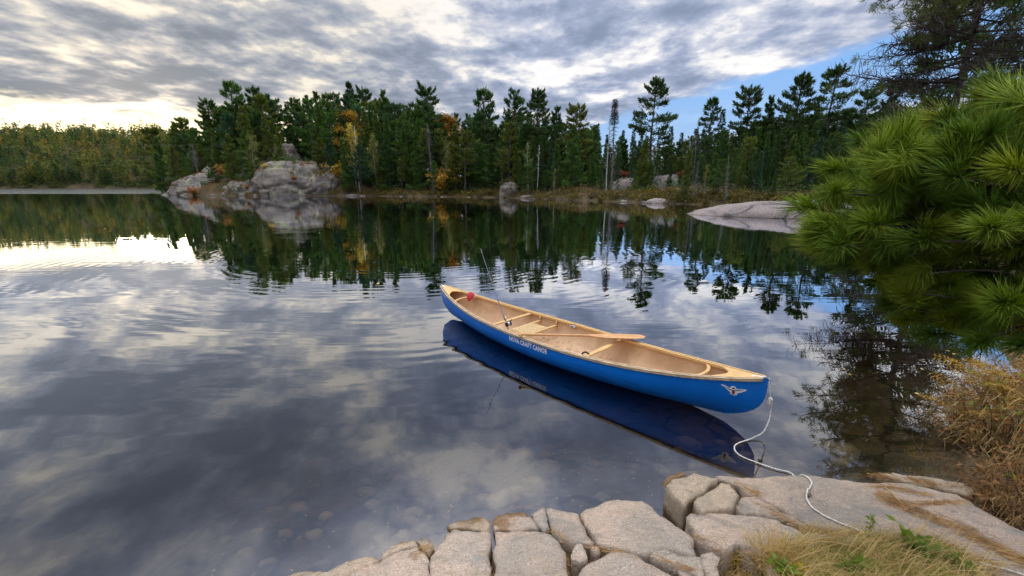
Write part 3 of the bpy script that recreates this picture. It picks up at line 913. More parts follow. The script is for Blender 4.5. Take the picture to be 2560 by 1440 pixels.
def make_pine(seed, f0=.25, wid=2.1, dens=80, style=0):
    rng = np.random.default_rng(seed)
    tm, tp = trunk_mesh('trunk', 9.6, .17, .03, rng)
    cm = MB()
    z = 10 * f0
    az = rng.uniform(0, 6)
    while z < 9.7:
        f = (z / 10 - f0) / (1 - f0)
        prof = (min(1, .55 + f * 1.6) if f < .3 else 1.0) * (1 - f) ** (.75 if style == 0 else .5) + .16
        for k in range(int(rng.integers(3, 6))):
            az += 2 * math.pi / 4.3 + rng.normal(0, .3)
            L = wid * prof * rng.uniform(.55, 1.2)
            if rng.random() < .08: L *= 1.45
            el = rad(-6 + 34 * f + rng.normal(0, 9))
            b = np.array([np.interp(z, tp[:, 2], tp[:, 0]), np.interp(z, tp[:, 2], tp[:, 1]), z])
            c = limb(rng, b, az, L, el, .04 + .16 * rng.random())
            tube(tm, c, np.linspace(.035, .008, len(c)), 4, cap=False)
            needles_along(cm, rng, c, L, int(dens * 1.5 * (.25 + L / wid)), .19, .09, .30, .10, .40)
        z += rng.uniform(.42, .75) * (1.15 - .45 * f)
    c = tp[-3:]
    needles_along(cm, rng, np.vstack([c, c[-1] + [0, 0, .45]]), .8, 70, .12, .05, .34, .09, .9, 0)
    # dead stubs below the crown
    for k in range(10):
        zz = rng.uniform(1.2, 10 * f0 + .5)
        b = np.array([np.interp(zz, tp[:, 2], tp[:, 0]), np.interp(zz, tp[:, 2], tp[:, 1]), zz])
        c = limb(rng, b, rng.uniform(0, 6.3), rng.uniform(.4, 1.5), rad(-8), -.05, 4)
        tube(tm, c, np.linspace(.02, .006, 4), 3, cap=False)
    return tm.mesh('pine_trunk'), cm.mesh('pine_crown', False)


def make_spruce(seed, f0=.06, wid=1.25, dens=34, droop=-18):
    rng = np.random.default_rng(seed)
    tm, tp = trunk_mesh('trunk', 9.8, .13, .015, rng, .03)
    cm = MB()
    z = 10 * f0
    while z < 9.85:
        f = z / 10
        for k in range(6):
            L = (wid * (1 - f) ** .85 + .09) * rng.uniform(.6, 1.2)
            c = limb(rng, np.array([tp[0, 0], tp[0, 1], z]), rng.uniform(0, 6.3), L, rad(droop * (1 - f) + rng.normal(0, 8)), .06, 5)
            needles_along(cm, rng, c, L, int(dens * (.3 + L / wid)), .17, .06, .30, .10, -.1 + .5 * f, .15)
        z += .30
    return tm.mesh('spruce_trunk'), cm.mesh('spruce_crown', False)


def make_fir(seed, wid=1.9, dens=60, f0=.04):
    """bushy young pine, green to the ground, tiers showing"""
    rng = np.random.default_rng(seed)
    tm, tp = trunk_mesh('trunk', 9.7, .14, .02, rng, .05)
    cm = MB()
    z = 10 * f0 + .2
    while z < 9.8:
        f = z / 10
        for k in range(5):
            L = (wid * (1 - f) ** .7 + .12) * rng.uniform(.6, 1.2)
            c = limb(rng, np.array([tp[0, 0], tp[0, 1], z]), rng.uniform(0, 6.3), L, rad(-2 + 35 * f + rng.normal(0, 7)), .10, 6)
            tube(tm, c, np.linspace(.025, .006, len(c)), 3, cap=False)
            needles_along(cm, rng, c, L, int(dens * 1.3 * (.3 + L / wid)), .18, .10, .32, .11, .30, .2)
        z += .48
    return tm.mesh('fir_trunk'), cm.mesh('fir_crown', False)


def make_dead(seed, clump=True, L0=.75):
    rng = np.random.default_rng(seed)
    tm, tp = trunk_mesh('trunk', 9.9, .13, .015, rng, .03)
    cm = MB()
    for k in range(330):
        z = rng.uniform(.9, 9.8)
        L = (L0 * (1 - z / 10) ** .5 + .12) * rng.uniform(.4, 1.25)
        c = limb(rng, np.array([0, 0, z]), rng.uniform(0, 6.3), L, rad(-14 + rng.normal(0, 12)), -.05, 4)
        tube(cm, c, np.linspace(.022, .008, 4), 3, cap=False)
    if clump:
        n = 900
        z = 10 - 2.6 * rng.random(n) ** .9
        a = rng.uniform(0, 6.3, n); r = rng.random(n) * .32 * (10.2 - z) ** .35
        p = np.stack([np.cos(a) * r, np.sin(a) * r, z], 1)
        slivers(cm, p, np.stack([np.cos(a), np.sin(a), rng.normal(-.3, .5, n)], 1), .2, .07, rng)
    return tm.mesh('snag_trunk'), cm.mesh('snag_twigs', False)


def make_birch(seed, nleaf=2600, spread=1.5, f0=.4, bare=False):
    rng = np.random.default_rng(seed)
    tm, tp = trunk_mesh('trunk', 9.2, .085, .018, rng, .07)
    cm = MB()
    tips = []
    for k in range(34):
        z = rng.uniform(10 * f0 - 1, 9.0)
        f = z / 10
        L = spread * (1.15 - f * .6) * rng.uniform(.6, 1.2)
        b = np.array([np.interp(z, tp[:, 2], tp[:, 0]), np.interp(z, tp[:, 2], tp[:, 1]), z])
        c = limb(rng, b, rng.uniform(0, 6.3), L, rad(38 + rng.normal(0, 12)), .1, 6)
        tube(tm, c, np.linspace(.026, .006, 6), 3, cap=False)
        for q in range(5):
            e_ = c[rng.integers(2, 6)]
            d_ = limb(rng, e_, rng.uniform(0, 6.3), L * .45, rad(20 + rng.normal(0, 25)), .0, 4)
            tube(tm, d_, np.linspace(.010, .004, 4), 3, cap=False)
            tips += [d_[-1], d_[2]]
        tips.append(c[-1])
    tips = np.array(tips)
    if not bare:
        p = tips[rng.integers(0, len(tips), nleaf)] + rng.normal(0, .17, (nleaf, 3))
        leaves(cm, p, rng.normal(size=(nleaf, 3)) + [0, 0, -.4], .15, .12, rng)
    return tm.mesh('birch_trunk'), (None if bare else cm.mesh('birch_crown', False))


def make_maple(seed, n=5200):
    rng = np.random.default_rng(seed)
    tm, tp = trunk_mesh('trunk', 8.2, .15, .03, rng, .08)
    cm = MB()
    cl = []
    for k in range(48):
        z = rng.uniform(3.6, 9.3); f = (z - 3.6) / 5.7
        R = 2.3 * math.sin(math.pi * min(.97, .18 + .78 * f)) ** .8
        a = rng.uniform(0, 6.3); r = R * rng.uniform(.25, 1)
        e_ = np.array([math.cos(a) * r, math.sin(a) * r, z])
        cl.append(e_)
        b = np.array([0, 0, max(2.2, z - 1.8)])
        tube(tm, qcurve(b, (b + e_) / 2 + [0, 0, .2], e_, 6), np.linspace(.04, .008, 6), 3, cap=False)
    cl = np.array(cl)
    p = cl[rng.integers(0, len(cl), n)] + rng.normal(0, .36, (n, 3)) * [1, 1, .6]
    leaves(cm, p, rng.normal(size=(n, 3)) + [0, 0, -.3], .2, .17, rng)
    return tm.mesh('maple_trunk'), cm.mesh('maple_crown', False)


def make_bush(seed, n=900, el=1.0):
    """multi-stemmed shrub about 1 m high"""
    rng = np.random.default_rng(seed)
    tm, cm = MB(), MB()
    tips = []
    for k in range(16):
        a = rng.uniform(0, 6.3); r = rng.uniform(.1, .6)
        e_ = np.array([math.cos(a) * r, math.sin(a) * r, rng.uniform(.5, 1.05) * el])
        c = qcurve([0, 0, -.1], [e_[0] * .3, e_[1] * .3, e_[2] * .6], e_, 5)
        tube(tm, c, np.linspace(.016, .005, 5), 3, cap=False)
        tips += [c[-1], c[-2], c[-3]]
    tips = np.array(tips)
    p = tips[rng.integers(0, len(tips), n)] + rng.normal(0, .10, (n, 3))
    leaves(cm, p, rng.normal(size=(n, 3)) + [0, 0, .2], .10, .07, rng)
    return tm.mesh('bush_stems'), cm.mesh('bush_leaves', False)


def make_bare(seed):
    """leafless grey tree with a haze of fine twigs"""
    rng = np.random.default_rng(seed)
    tm, tp = trunk_mesh('trunk', 8.5, .16, .03, rng, .06)
    cm = MB()
    for k in range(60):
        z = rng.uniform(1.5, 8.4)
        L = 2.0 * (1.1 - z / 10) * rng.uniform(.5, 1.2) + .3
        c = limb(rng, np.array([0, 0, z]), rng.uniform(0, 6.3), L, rad(22 + rng.normal(0, 15)), .1, 6)
        tube(tm, c, np.linspace(.035, .008, 6), 3, cap=False)
        for q in range(9):
            e_ = c[rng.integers(1, 6)]
            d_ = limb(rng, e_, rng.uniform(0, 6.3), L * rng.uniform(.2, .5), rad(rng.normal(15, 30)), .1, 4)
            tube(cm, d_, np.linspace(.013, .006, 4), 3, cap=False)
    return tm.mesh('bare_trunk'), cm.mesh('bare_twigs', False)


PROTO = {
    'pine': [make_pine(s, f0, wd, dn, st) for s, f0, wd, dn, st in ((1, .25, 2.1, 80, 0), (2, .33, 1.8, 75, 1), (3, .20, 2.3, 85, 0), (4, .42, 1.9, 90, 1), (5, .28, 1.6, 80, 0), (6, .22, 2.6, 70, 0), (7, .35, 2.2, 60, 0), (8, .30, 1.5, 95, 1))],
    'layered': [make_pine(11, .30, 2.6, 95, 0), make_pine(12, .36, 2.4, 90, 0), make_pine(13, .30, 2.2, 85, 1)],
    'spruce': [make_spruce(24, .12, 1.1, 24, -10), make_spruce(25, .2, 1.3, 28), make_spruce(21), make_spruce(22, .1, .95, 30), make_spruce(23, .05, 1.5, 34, -25)],
    'fir': [make_fir(31), make_fir(32, 2.3, 64), make_fir(33, 1.5, 56), make_fir(34, 2.0, 44, .12), make_fir(35, 2.5, 50, .2)],
    'dead': [make_dead(41), make_dead(42, False, .6), make_dead(43, False, 1.0)],
    'birch': [make_birch(51), make_birch(52, 1500, 1.0, .3)],
    'white': [make_birch(55, bare=True, spread=.5)],
    'maple': [make_maple(61), make_maple(62)],
    'bush': [make_bush(71), make_bush(72, 700, .8)],
    'bare': [make_bare(81)],
}
KINDNAME = {'pine': 'pine_tree', 'layered': 'pine_tree', 'spruce': 'spruce_tree', 'fir': 'young_pine_tree', 'dead': 'dead_spruce', 'birch': 'birch_tree', 'white': 'birch_snag', 'maple': 'maple_tree', 'bush': 'shrub', 'bare': 'bare_tree'}
CATNAME = {'bush': 'shrub'}
tree_rng = random.Random(5)


def far_surface(x, y):
    h = rock_bvh.ray_cast(Vector((x, y, 100)), Vector((0, 0, -1)))
    z = ground_z(x, y)
    return max(z, h[0].z) if h[0] is not None else z


def plant(kind, x, y, h, mat, label, group=None, variant=None, tmat=None, wide=1.0, base=None):
    pv_ = PROTO[kind]
    tmesh, cmesh = pv_[tree_rng.randrange(len(pv_)) if variant is None else variant]
    z = far_surface(x, y) if base is None else base
    root = empty(KINDNAME[kind], (x, y, z), tree_rng.uniform(0, 6.28))
    unit = 1.0 if kind == 'bush' else 10.0
    s = h / unit
    root.scale = (s * wide, s * wide, s)
    root.rotation_euler.x, root.rotation_euler.y = tree_rng.gauss(0, rad(1.6)), tree_rng.gauss(0, rad(1.6))
    tag(root, label, CATNAME.get(kind, 'tree'), group)
    tm_ = tmat or {'birch': 'bark_birch', 'white': 'bark_birch', 'dead': 'bark_grey', 'bare': 'bark_grey', 'bush': 'twig'}.get(kind, 'bark')
    parts = [('stems' if kind == 'bush' else 'trunk', tmesh, tm_)]
    if cmesh is not None:
        parts.append((('leaves' if kind == 'bush' else 'twigs' if kind in ('dead', 'bare') else 'crown'), cmesh, mat))
    for nm, me, mt in parts:
        if len(me.materials) == 0:
            me.materials.append(M[mt])
        o = bpy.data.objects.new(nm, me)
        col.objects.link(o)
        o.parent = root
        o.material_slots[0].link = 'OBJECT'
        o.material_slots[0].material = M[mt]
        if nm == 'twigs':
            o['kind'] = 'stuff'
    return root


def plant_px(kind, u, v, Y, mat, label, group=None, variant=None, hmin=2.0, **k):
    p = at_depth(u, v, Y)
    z = far_surface(p[0], p[1])
    return plant(kind, p[0], p[1], max(hmin, p[2] - z), mat, label, group, variant, **k)


S_ = [  # u and v of the top, metres ahead, kind, variant, colour, label
    (562, 206, 112, 'pine', 3, 'needle_mid', 'tallest ragged pine at the left end of the wood, top leaning against the clouds'),
    (522, 248, 111, 'pine', 1, 'needle_mid', 'pine with upswept boughs just left of the tallest ragged one'),
    (622, 214, 116, 'pine', 0, 'needle_dark', 'dark pine right of the tallest ragged one, behind the bright green pine'),
    (592, 248, 106, 'pine', 2, 'needle_dark', 'shorter dark pine between two ragged skyline pines at the left'),
    (608, 266, 99, 'fir', 1, 'needle_olive', 'broad bright green pine growing on the outcrop left of the bare summit'),
    (660, 292, 98, 'fir', 0, 'needle_olive', 'smaller bright green pine touching the broad one on the outcrop'),
    (690, 318, 97, 'fir', 2, 'needle_olive', 'narrow green pine between the broad bright one and the bare summit'),
    (570, 335, 94, 'fir', 1, 'needle_olive', 'low bushy green pine in front of the broad bright one'),
    (520, 372, 94, 'fir', 0, 'needle_mid', 'small dark green pine right of the grey leafless tree'),
    (430, 365, 97, 'fir', 0, 'needle_olive', 'small pine at the far left of the rock shoulder'),
    (480, 350, 97, 'bare', 0, 'twig_grey', 'grey leafless tree with fine twigs on the left rock shoulder'),
    (372, 316, 128, 'layered', 1, 'needle_olive', 'thin pine against the sunrise glow at the tip of the wooded point'),
    (388, 345, 101, 'fir', 2, 'needle_mid', 'small green pine at the water on the tip of the wooded point'),
    (455, 296, 124, 'layered', 0, 'needle_olive', 'flat-topped pine lit by the sunrise glow, left of the outcrop woods'),
    (430, 308, 122, 'pine', 4, 'needle_olive', 'slim pine just left of the flat-topped one in the sunrise glow'),
    (730, 268, 110, 'fir', 1, 'needle_mid', 'wide green pine standing right behind the bare summit knob'),
    (795, 318, 101, 'layered', 2, 'needle_dark', 'low spreading dark pine with bare lower limbs right of the summit knob'),
    (868, 270, 98, 'maple', 0, 'gold_leaf', 'golden maple crown above the leaning yellow birch'),
    (878, 308, 90.5, 'birch', 0, 'yellow_leaf', 'airy yellow birch in front of the golden maple'),
    (886, 300, 88.5, 'white', 0, None, 'thin white leaning birch trunk right of the yellow birch'),
    (850, 402, 92.5, 'bush', 0, 'yellow_leaf', 'bright yellow shrub at the foot of the yellow birch'),
    (870, 208, 120, 'pine', 4, 'needle_dark', 'highest narrow pine on the skyline above the golden maple'),
    (905, 221, 119, 'pine', 1, 'needle_dark', 'narrow skyline pine just right of the one above the golden maple'),
    (952, 228, 106, 'fir', 2, 'needle_mid', 'pointed dense pine between golden maple and the round-topped pine'),
    (1068, 218, 98, 'pine', 3, 'needle_dark', 'round-topped tall pine above the grey dead spruce'),
    (1010, 292, 90, 'pine', 2, 'needle_mid', 'pine with a pale trunk at the shore left of the grey dead spruce'),
    (1076, 308, 86.5, 'dead', 2, 'twig_grey', 'grey twiggy dead spruce below the round-topped pine'),
    (1122, 274, 101, 'maple', 1, 'gold_leaf', 'second golden maple, half hidden behind slim shore pines'),
    (1134, 312, 82, 'fir', 2, 'needle_olive', 'slim light green pine at the shore in front of the second golden maple'),
    (1158, 326, 81, 'pine', 1, 'needle_olive', 'slim pine with a whitish trunk right of the light green one'),
    (1212, 228, 92, 'pine', 3, 'needle_dark', 'dark bushy-topped pine right of the second golden maple'),
    (1284, 227, 88, 'pine', 2, 'needle_dark', 'oval-topped pine standing behind the big grey boulder'),
    (1346, 226, 83, 'layered', 0, 'needle_dark', 'pine with candelabra top and one long bough to the right'),
    (1272, 305, 79.5, 'pine', 0, 'needle_olive', 'olive pine with bare pale trunk directly above the big grey boulder'),
    (1322, 345, 73.5, 'birch', 1, 'needle_olive', 'thin green birch with a white stem beside the flat pinkish boulder'),
    (1345, 352, 73.0, 'white', 0, None, 'crooked white birch stem right of the thin green birch'),
    (1392, 268, 79, 'pine', 4, 'needle_dark', 'small dark pine between the candelabra pine and the pale-topped one'),
    (1442, 260, 76, 'layered', 2, 'needle_olive', 'pale thin-topped pine rising over the dense shoreside pine'),
    (1440, 318, 67.5, 'fir', 1, 'needle_mid', 'dense green pine sweeping down to the water mid shore'),
    (1541, 248, 61, 'dead', 0, 'twig', 'tall dead spruce with a dark club-shaped top against the blue gap'),
    (1527, 270, 61.5, 'white', 0, None, 'thin bare snag hugging the left side of the club-topped spruce'),
    (1643, 195, 67, 'layered', 1, 'needle_dark', 'tall layered pine alone against the blue gap'),
    (1612, 352, 61, 'fir', 0, 'needle_olive', 'light olive pine at the foot of the tall layered pine'),
    (1780, 246, 63, 'pine', 0, 'needle_dark', 'spire-like pine right of the blue gap beside a bare tree'),
    (1812, 272, 64, 'spruce', 1, 'needle_dark', 'narrow dark spruce just right of the spire-like pine'),
    (1748, 292, 63, 'dead', 1, 'twig', 'bare twiggy tree left of the spire-like pine'),
    (1880, 216, 65, 'layered', 2, 'needle_dark', 'pine with raised arms right of the small lone cloud'),
    (1918, 244, 63, 'fir', 2, 'needle_dark', 'full pointed pine between the raised-arm pine and the flat-bough pine'),
    (1998, 190, 62, 'layered', 0, 'needle_dark', 'flat-boughed pine, second tallest on the right skyline'),
    (2092, 164, 61, 'layered', 1, 'needle_dark', 'tallest pine on the right skyline, its top tilted right'),
    (2170, 226, 60, 'pine', 3, 'needle_dark', 'dark pine at the edge of the foreground pine boughs'),
    (1722, 372, 50, 'spruce', 2, 'needle_olive', 'pale olive spruce with dead lower twigs above the golden shrubs'),
    (1742, 400, 49.5, 'dead', 2, 'twig_grey', 'grey twiggy dead tree right beside the pale olive spruce'),
    (1826, 385, 46.5, 'dead', 1, 'twig_grey', 'bare leaning grey snag at the water left of the pale rock tongue'),
    (1905, 375, 48, 'spruce', 0, 'needle_blue', 'bluish spruce thinning at the base, above the pale rock tongue'),
    (1985, 350, 54, 'fir', 2, 'needle_mid', 'fresh green young pine on the rise above the pale rock tongue'),
    (482, 468, 90, 'bush', 0, 'rust_leaf', 'orange shrub at the water below the grey leafless tree'),
    (617, 470, 88.3, 'bush', 1, 'rust_leaf', 'small orange shrub at the waterline of the low lichened ledge'),
    (738, 474, 87.4, 'bush', 1, 'rust_leaf', 'rust-brown shrub growing at the foot of the largest rock face'),
    (548, 412, 97, 'bush', 0, 'rust_leaf', 'faded orange shrub on top of the left rock shoulder'),
    (1560, 440, 65, 'bush', 0, 'red_leaf', 'dark red shrub right of the club-topped dead spruce'),
    (1702, 432, 62, 'bush', 0, 'rust_leaf', 'bright rust shrub at the right end of the long rock hump'),
    (1113, 425, 83, 'bush', 0, 'gold_leaf', 'golden shrub under the slim shore pines'),
    (665, 452, 89.5, 'bush', 1, 'yellow_leaf', 'yellow-green shrub beside the left buttress'),
]
for u, v, Y, kd, vr, mt, lb in S_:
    plant_px(kd, u, v, Y, mt or 'twig', lb, variant=vr, hmin=1.0, wide=(1.15 if kd == 'bush' and Y > 60 else 1.0))
# spruces against the blue gap
for u, v, Y in ((1488, 312, 84), (1500, 306, 86), (1560, 326, 80), (1585, 322, 82), (1603, 330, 84), (1680, 316, 77), (1700, 332, 75), (1465, 318, 84), (1520, 335, 78)):
    plant_px('spruce', u, v, Y, 'needle_dark', 'small pointed dark spruce far back below the blue gap', 'small spruces below the blue gap', hmin=3)

SK = [(380, 330), (430, 318), (500, 295), (530, 262), (600, 240), (690, 224), (760, 230), (830, 222), (905, 228), (985, 250), (1060, 240), (1110, 285), (1150, 272), (1210, 262), (1250, 285), (1310, 268), (1390, 278),
      (1460, 300), (1500, 325), (1560, 335), (1640, 335), (1700, 338), (1760, 300), (1830, 300), (1880, 280), (1960, 270), (2040, 270), (2120, 270), (2300, 280)]
SHORE_Y = [(380, 104), (480, 92), (560, 88), (900, 87), (1150, 79), (1250, 75), (1430, 66), (1500, 59), (1640, 52), (1760, 47.5), (1900, 45), (2100, 43), (2300, 41)]
sku, skv = zip(*SK); shu, shv = zip(*SHORE_Y)
SECT = [(0, 620, 'wood behind the left rock shoulder', 'conifers behind the left rock shoulder'),
        (620, 880, 'wood behind the outcrop summit', 'conifers behind the outcrop summit'),
        (880, 1120, 'wood between the golden maples', 'conifers between the golden maples'),
        (1120, 1330, 'wood behind the big grey boulder', 'conifers behind the big grey boulder'),
        (1330, 1530, 'wood by the dense shoreside pine', 'conifers around the dense shoreside pine'),
        (1530, 1760, 'wood under the blue gap', 'conifers in the low wood under the blue gap'),
        (1760, 2600, 'wood behind the pale rock tongue', 'conifers behind the pale rock tongue')]
count = 0
for back, drop, stepu in ((2.5, 150, 44), (4.5, 95, 48), (7, 125, 46), (12, 48, 46), (9, 60, 50), (15, 32, 46), (21, 12, 36), (29, 4, 40)):
    u = 385.0
    while u < 2330:
        Y = np.interp(u, shu, shv) + back + tree_rng.uniform(-2, 2)
        v = np.interp(u, sku, skv) + tree_rng.uniform(0, 26) + drop * tree_rng.uniform(.6, 1.2)
        onrock = 640 < u < 790 and Y < 106 or 400 < u < 600 and Y < 98
        hum = 1520 < u < 1720 and back < 6
        if not (onrock or hum):
            p = at_depth(u, v, Y)
            z = far_surface(p[0], p[1])
            h = p[2] - z
            if h > 2.5 and z > .25:
                sec = next(s for s in SECT if s[0] <= u < s[1])
                kd = tree_rng.choices(['pine', 'fir', 'spruce', 'layered', 'birch'], [2.2, 3.4, 3.2, 1.0, .85 if back < 8 else .1])[0]
                mt = tree_rng.choices(['needle_dark', 'needle_mid', 'needle_olive', 'needle_blue'], [2.4, 4.0, 2.4 if back < 13 else 1.0, 1.2])[0]
                look = ('yellow-green birch' if kd == 'birch' else {'needle_dark': 'dark', 'needle_mid': 'mid-green', 'needle_olive': 'olive', 'needle_blue': 'bluish'}[mt] + ' ' + {'pine': 'bushy-topped pine', 'fir': 'conical pine', 'spruce': 'narrow spruce', 'layered': 'flat-boughed pine'}[kd])
                row = 'front edge' if back < 5 else 'middle' if back < 18 else 'back'
                lbl_ = ('small ' if h < 5 else 'tall ' if h > 9 else '') + look + ' at the ' + row + ' of the ' + sec[2]
                plant(kd, p[0], p[1], min(h, 19), 'lime_leaf' if kd == 'birch' else mt, lbl_, sec[3], wide=tree_rng.uniform(.85, 1.15) * (1.0 if h < 12 else .85) * (1.2 if back > 14 else 1.0))
                count += 1
        u += stepu * tree_rng.uniform(.45, 1.05)
# trees on the near right bank, behind the foreground pine: mostly seen mirrored in the lake
for x, y, h, kd, vr, lb in ((35.5, 36, 19, 'layered', 0, 'tall leaning pine mirrored in the dark water at the right'),
                            (36, 43, 10, 'fir', 0, 'young pine on the right bank next to the tall leaning pine')):
    plant(kd, x, y, h, 'needle_dark', lb, variant=vr)

# low shrubs along the far waterline: nobody could count them
mb = MB()
sh = MAIN[8:20]
rng = np.random.default_rng(77)
for k in range(430):
    i = rng.integers(0, len(sh) - 1); f = rng.random()
    p = sh[i] * (1 - f) + sh[i + 1] * f
    tn = sh[i + 1] - sh[i]; tn /= np.linalg.norm(tn)
    nrm = np.array([-tn[1], tn[0]])
    p = p + nrm * rng.uniform(.1, 3.2)
    if p[0] < -38 and rng.random() < .7: continue
    z = far_surface(*p)
    R = rng.uniform(.5, 1.1); hh = rng.uniform(.35, .95)
    n = 42
    q = rng.normal(0, .45, (n, 3)) * [R, R, hh * .7] + [p[0], p[1], z + hh * .45]
    leaves(mb, q, rng.normal(size=(n, 3)) * [1, 1, .6] + [0, 0, .5], rng.uniform(.2, .34), .16, rng)
tag(mb.build('shoreline_shrubs', M['shore_shrub'], smooth=False), 'golden brown low shrubs along the far waterline', 'shrubs', None, 'stuff')

# heath, moss and dead bracken in the hollows of the outcrop
mb, mb3 = MB(), MB()
for k in range(700):
    u = rng.uniform(410, 860); Y = rng.uniform(86, 108)
    x = (u - 1280) / F * Y
    z = far_surface(x, Y)
    if z < .8 or fbm(x, Y, .35, 3, 4.0) < .02: continue
    n = 30
    R_ = rng.uniform(.25, .7)
    q = rng.normal(0, .5, (n, 3)) * [R_, R_, R_ * .35] + [x, Y, z + R_ * .12]
    leaves(mb if rng.random() < .6 else mb3, q, rng.normal(size=(n, 3)) + [0, 0, .5], .24, .13, rng)
tag(mb.build('outcrop_heath', M['shore_shrub'], smooth=False), 'low brown-green heath growing in hollows of the outcrop', 'heath', None, 'stuff')
tag(mb3.build('outcrop_bracken', M['rust_leaf'], smooth=False), 'faded orange bracken scattered over the outcrop', 'bracken', None, 'stuff')

# forest floor litter of small bushes between the far trunks
mb = MB()
for k in range(900):
    u = rng.uniform(400, 2250); bk = rng.uniform(2, 46); Y = np.interp(u, shu, shv) + bk
    x = (u - 1280) / F * Y / 1.0
    z = far_surface(x, Y)
    if z < .2: continue
    n = 34
    gs = 1 + max(0, bk - 14) / 16
    q = rng.normal(0, .5, (n, 3)) * [1.2 * gs, 1.2, .6 * gs] + [x, Y, z + .45 * gs]
    slivers(mb, q, rng.normal(size=(n, 3)) + [0, 0, .5], .45 * gs, .16 * gs, rng)
tag(mb.build('undergrowth', M['needle_dark'], smooth=False), 'dark undergrowth between the far trunks', 'undergrowth', None, 'stuff')

# the wooded hill across the bay: reads as one mass
mb = MB()
hill_mi = []
for k in range(1900):
    u = rng.uniform(-260, 520)
    Y = 300 + 190 * rng.random() ** 1.5
    x = (u - 1280) / F * Y
    if sdist(np.array([[x, Y]]), LEFT)[0] < 1.0: continue
    z = ground_z(x, Y)
    hh = rng.uniform(6, 13) + 9 * rng.random() ** 5; R = hh * rng.uniform(.13, .22)
    n = 95
    f = rng.random(n) ** .8
    a = rng.uniform(0, 6.3, n)
    r = R * (1 - f) ** .6 * np.sqrt(rng.random(n))
    q = np.stack([x + np.cos(a) * r, Y + np.sin(a) * r, z + hh * (.12 + .86 * f)], 1)
    slivers(mb, q, np.stack([np.cos(a), np.sin(a), rng.normal(.25, .4, n)], 1), rng.uniform(1.0, 1.9), .65, rng)
    hill_mi += [int(rng.choice(4, p=[.34, .32, .26, .08]))] * n
for q_, (ca_, cb_) in enumerate((((.030, .070, .030), (.085, .125, .035)), ((.060, .105, .030), (.17, .20, .045)), ((.10, .12, .03), (.27, .26, .05)), ((.24, .17, .03), (.44, .31, .05)))):
    M['hill_%d' % q_] = foliage('hill_foliage_%d' % q_, ca_, cb_, .35, scale=.05)
for k in range(700):
    i_ = rng.integers(3, 7); f_ = rng.random()
    x, Y = LEFT[i_] * (1 - f_) + LEFT[i_ + 1] * f_ + rng.uniform(0, 7) * np.array([0, 1])
    n = 26
    q = rng.normal(0, .5, (n, 3)) * [1.8, 1.8, .9] + [x, Y, max(.3, ground_z(x, Y)) + .7]
    slivers(mb, q, rng.normal(size=(n, 3)) + [0, 0, .4], 1.1, .6, rng)
    hill_mi += [int(rng.choice(3))] * n
hf_me = mb.mesh('hill_forest', False)
for q_ in range(4): hf_me.materials.append(M['hill_%d' % q_])
hf_me.polygons.foreach_set('material_index', np.array(hill_mi, np.int32))
tag(link('hill_forest', hf_me, None), 'hazy forested hill across the bay at the left', 'forest', None, 'stuff')

# ------------------------------------------------------------------ canoe
def hull_mat():
    m, t = new_mat('hull_blue')
    o = t.n('ShaderNodeTexCoord').outputs['Object']
    c = t.mix(t.ss(t.noise(o, 2.2, 4, .6), .35, .65), (.001, .150, .58), (.002, .185, .68))
    # scuffs along the hull and a darker smear low down
    scr = t.noise(t.mapv(o, scale=(2.2, 30, 55), rot=(0, rad(4), 0)), 1.6, 5, .7, .4)
    c = t.mix(t.m('MULTIPLY', t.ss(scr, .64, .72), .35), c, (.20, .33, .62))
    z = t.n('ShaderNodeSeparateXYZ', Vector=o).outputs[2]
    sm = t.noise(t.mapv(o, scale=(1.1, 6, 14)), 2.0, 4, .65)
    c = t.mix(t.m('MULTIPLY', t.m('MULTIPLY', t.ss(sm, .52, .66), t.ss(z, .26, .10)), .55), c, (.004, .035, .16))
    c = t.mix(t.m('MULTIPLY', t.ss(t.noise(o, 60, 2, .6), .70, .74), .5), c, (.30, .40, .60))
    p = t.n('ShaderNodeBsdfPrincipled', Base_Color=c, Roughness=t.m('ADD', .32, t.m('MULTIPLY', scr, .25)))
    p.inputs['Specular IOR Level'].default_value = .28
    t.n('ShaderNodeOutputMaterial', Surface=p.outputs[0])
    return m


M['hull_blue'] = hull_mat()
def lining_mat():
    m, t = new_mat('hull_tan')
    o = t.n('ShaderNodeTexCoord').outputs['Object']
    c = t.mix(t.ss(t.noise(o, 3.0, 5, .62), .34, .66), (.47, .275, .135), (.60, .385, .205))
    sc_ = t.noise(t.mapv(o, scale=(3, 18, 24)), 1.8, 5, .7, .5)
    c = t.mix(t.m('MULTIPLY', t.ss(sc_, .60, .72), .30), c, (.25, .16, .09))
    z = t.n('ShaderNodeSeparateXYZ', Vector=o).outputs[2]
    dirt = t.noise(o, 14, 5, .7)
    c = t.mix(t.m('MULTIPLY', t.m('MULTIPLY', t.ss(dirt, .48, .66), t.ss(z, .14, .03)), .6), c, (.14, .095, .06))
    p = t.n('ShaderNodeBsdfPrincipled', Base_Color=c, Roughness=.6)
    p.inputs['Specular IOR Level'].default_value = .3
    t.n('ShaderNodeOutputMaterial', Surface=p.outputs[0])
    return m


